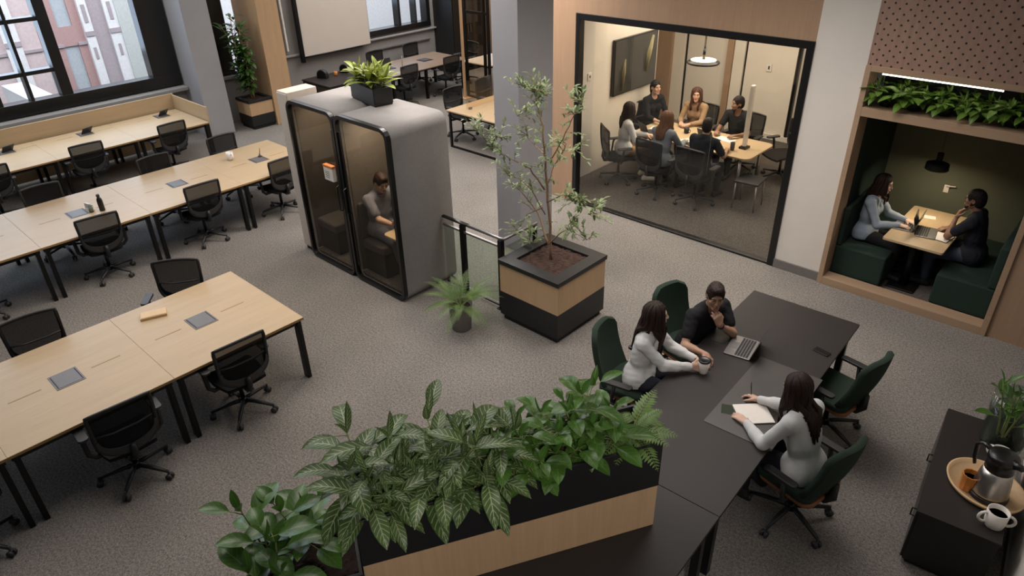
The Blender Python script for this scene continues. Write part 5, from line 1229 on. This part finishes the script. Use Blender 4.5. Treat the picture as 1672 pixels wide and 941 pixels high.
# booth
at((-6.91,4.88,.1),-88,dict(skin='light',hair='dark',shirt=GREYS,pants=GREYP,sleeve=.7,h=.006,seed=6,hairtop=.02,collar=True,watch='R'),'man in a grey short sleeved shirt working at a laptop inside the right booth',
   lean=5,hyaw=-12,hpitch=-24,handR=(-6.46,4.80,.83),fdirR=(1,.15,-.05),palmR=(0,0,-1),handL=(-6.44,5.0,.83),fdirL=(1,-.1,-.05),palmL=(0,0,-1),footL=(-6.42,5.08,.15),footR=(-6.42,4.82,.15))
# alcove
at((-2.21,8.97,.05),-88,dict(female=True,skin='fair',hair='dark',long=.27,shirt=BLUEW,pants=BLK,h=.006,seed=7),'woman in a pale blue shirt typing on the left bench of the green alcove',
   lean=4,seat=.51,hyaw=2,hpitch=-8,handR=(-1.82,8.90,TZ+.04),fdirR=(1,.1,-.1),palmR=(0,0,-1),handL=(-1.80,9.1,TZ+.04),fdirL=(1,-.1,-.1),palmL=(0,0,-1))
at((-1.0,9.1,.05),88,dict(skin='brown',hair='black',shirt=NAVY,pants=JEANS,sleeve=.65,h=.006,seed=8,beard=True,glasses=True),'bearded man in a navy t-shirt on the right bench of the green alcove',
   lean=13,seat=.53,hyaw=-2,hpitch=-6,handL='chin',curlL=.75,poleL=(-.4,-.4,-.8),handR=(-1.34,9.2,TZ+.04),fdirR=(-.6,-.7,0),palmR=(0,0,-1))
# glass room
at((-6.4,9.62,0),-42,dict(female=True,skin='fair',hair='dark',long=.3,shirt=WHITE,pants=KHAKI,h=.008,seed=9,shoes=M['white_cer']),'woman in a white shirt and tan trousers at the left of the meeting table',
   lean=6,hyaw=6,hpitch=0,handR=(-6.0,9.78,.72),handL=(-6.12,9.92,.78))
at((-5.62,9.52,0),-4,dict(female=True,skin='fair',hair='light',long=.34,shirt=GRYB,pants=DJEANS,h=.008,seed=10),'woman in a grey blue shirt, her back to the glass, at the meeting table',
   lean=9,hyaw=-8,hpitch=-4,handR=(-5.45,9.98,.79),handL=(-5.72,10.0,.79))
at((-4.93,9.57,0),-2,dict(skin='tan',hair='black',shirt=NAVY,pants=DJEANS,sleeve=.75,h=.008,seed=11),'man in a navy shirt, his back to the glass, at the meeting table',
   lean=10,hyaw=12,hpitch=-4,handR=(-4.72,10.02,.79),handL=(-5.1,10.04,.79))
at((-6.66,10.86,.0),-112,dict(female=True,skin='light',hair='black',ponytail=True,shirt=BLK,pants=DJEANS,h=.008,seed=12,sleeve=1.3,scale=1.1),'woman in black with tied back dark hair under the wall display in the glass room',
   lean=4,hyaw=0,hpitch=0,seat=.6,handR=(-6.28,10.62,.79),handL=(-6.22,10.78,.79))
at((-5.97,11.26,0),186,dict(female=True,skin='light',hair='brown',long=.3,shirt=BEIGE,pants=DJEANS,h=.008,seed=13,jacket=True),'woman in a beige jacket with long brown hair behind the meeting table',
   lean=8,hyaw=18,hpitch=-2,handR=(-6.02,10.82,.79),handL=(-5.85,10.82,.79))
at((-5.12,11.22,0),174,dict(skin='brown',hair='black',shirt=BLK,pants=DJEANS,sleeve=.65,h=.008,seed=14,beard=True),'bearded man in a black t-shirt behind the meeting table',
   lean=10,hyaw=-30,hpitch=-4,handR=(-5.3,10.78,.79),handL=(-4.95,10.76,.79))
t=laptop('dark laptop on the small table inside the right booth',(-6.42,4.9,.9),R(-88),.3,.21,104,'alu','plastic_grey')
# ================================================================== LIGHT
def area(name,loc,rot,sx,sy,power,col,spread=180):
    l=bpy.data.lights.new(name,'AREA'); l.shape='RECTANGLE'; l.size=sx; l.size_y=sy; l.energy=power; l.color=col; l.spread=R(spread)
    o=bpy.data.objects.new(name,l); C.objects.link(o); o.location=loc; o.rotation_euler=rot; return o
WARM=(1,.925,.87); NEU=(1,.95,.92); COOL=(.6,.78,1)
area('overhead_light',(-6.8,2.8,6.2),(0,0,0),5,3.5,262,WARM)
area('overhead_light',(-12.0,2.2,6.0),(0,0,0),4,5,56,NEU)
area('overhead_light',(-11.2,13.2,4.6),(0,0,0),2,1.6,60,WARM)  # extra fill added to brighten the far end wall
area('overhead_light',(-3.2,6.3,4.5),(0,0,0),3,2,85,WARM,115)
area('overhead_light',(-7.5,6.9,4.6),(0,0,0),2.4,2,185,WARM,140)
area('overhead_light',(-10.5,10.8,5.8),(0,0,0),5,4,320,WARM)
area('overhead_light',(-1.0,3.2,6.2),(0,0,0),2.5,3,26,WARM)
sp=bpy.data.lights.new('planter_fill_spot','SPOT'); sp.energy=520; sp.color=WARM; sp.spot_size=R(34); sp.spot_blend=.7; sp.shadow_soft_size=.25; so=bpy.data.objects.new('planter_fill_spot',sp); C.objects.link(so); so.location=(1.2,-.6,5.2); so.rotation_euler=(Vector((-2.0,2.3,1.2))-Vector(so.location)).to_track_quat('-Z','Y').to_euler()  # fill spot added to brighten the front of the long planter
# daylight: on the facade and in through the windows
area('sky_outside',(-15.7,8,9),(0,R(60),0),8,28,3600,(.93,.96,1))
area('daylight',(-15.35,2,3.2),(0,R(-68),0),3.4,8,185,COOL,150)
area('daylight',(-15.35,11.9,3.0),(0,R(-72),0),2.6,2,40,COOL,150)
# glass room and alcove
def point(name,loc,power,col,r=.05):
    l=bpy.data.lights.new(name,'POINT'); l.energy=power; l.color=col; l.shadow_soft_size=r; o=bpy.data.objects.new(name,l); C.objects.link(o); o.location=loc
area('meeting_fill',(-5.5,11.0,3.0),(0,0,0),3,2.5,125,(1,.88,.72))  # unseen fill added to keep the glass room warmly lit
area('pendant_bulb',(-5.5,10.4,1.93),(0,0,0),.36,.36,14,(1,.85,.65))
area('alcove_bulb',(-1.68,9.3,1.415),(0,0,0),.2,.2,6,(1,.84,.6),165)
area('shelf_strip',(-1.75,8.46,2.635),(R(35),0,0),1.0,.03,3.6,(1,.95,.8))
area('booth_bulb',(-6.56,4.9,2.13),(0,0,0),.6,.4,22,(1,.85,.65)); area('booth_bulb',(-7.6,4.9,2.13),(0,0,0),.6,.4,10,(1,.85,.65))
wd=bpy.data.worlds.new('world'); bpy.context.scene.world=wd; wd.use_nodes=True; wd.node_tree.nodes['Background'].inputs[0].default_value=(.9,.95,1,1); wd.node_tree.nodes['Background'].inputs[1].default_value=.08
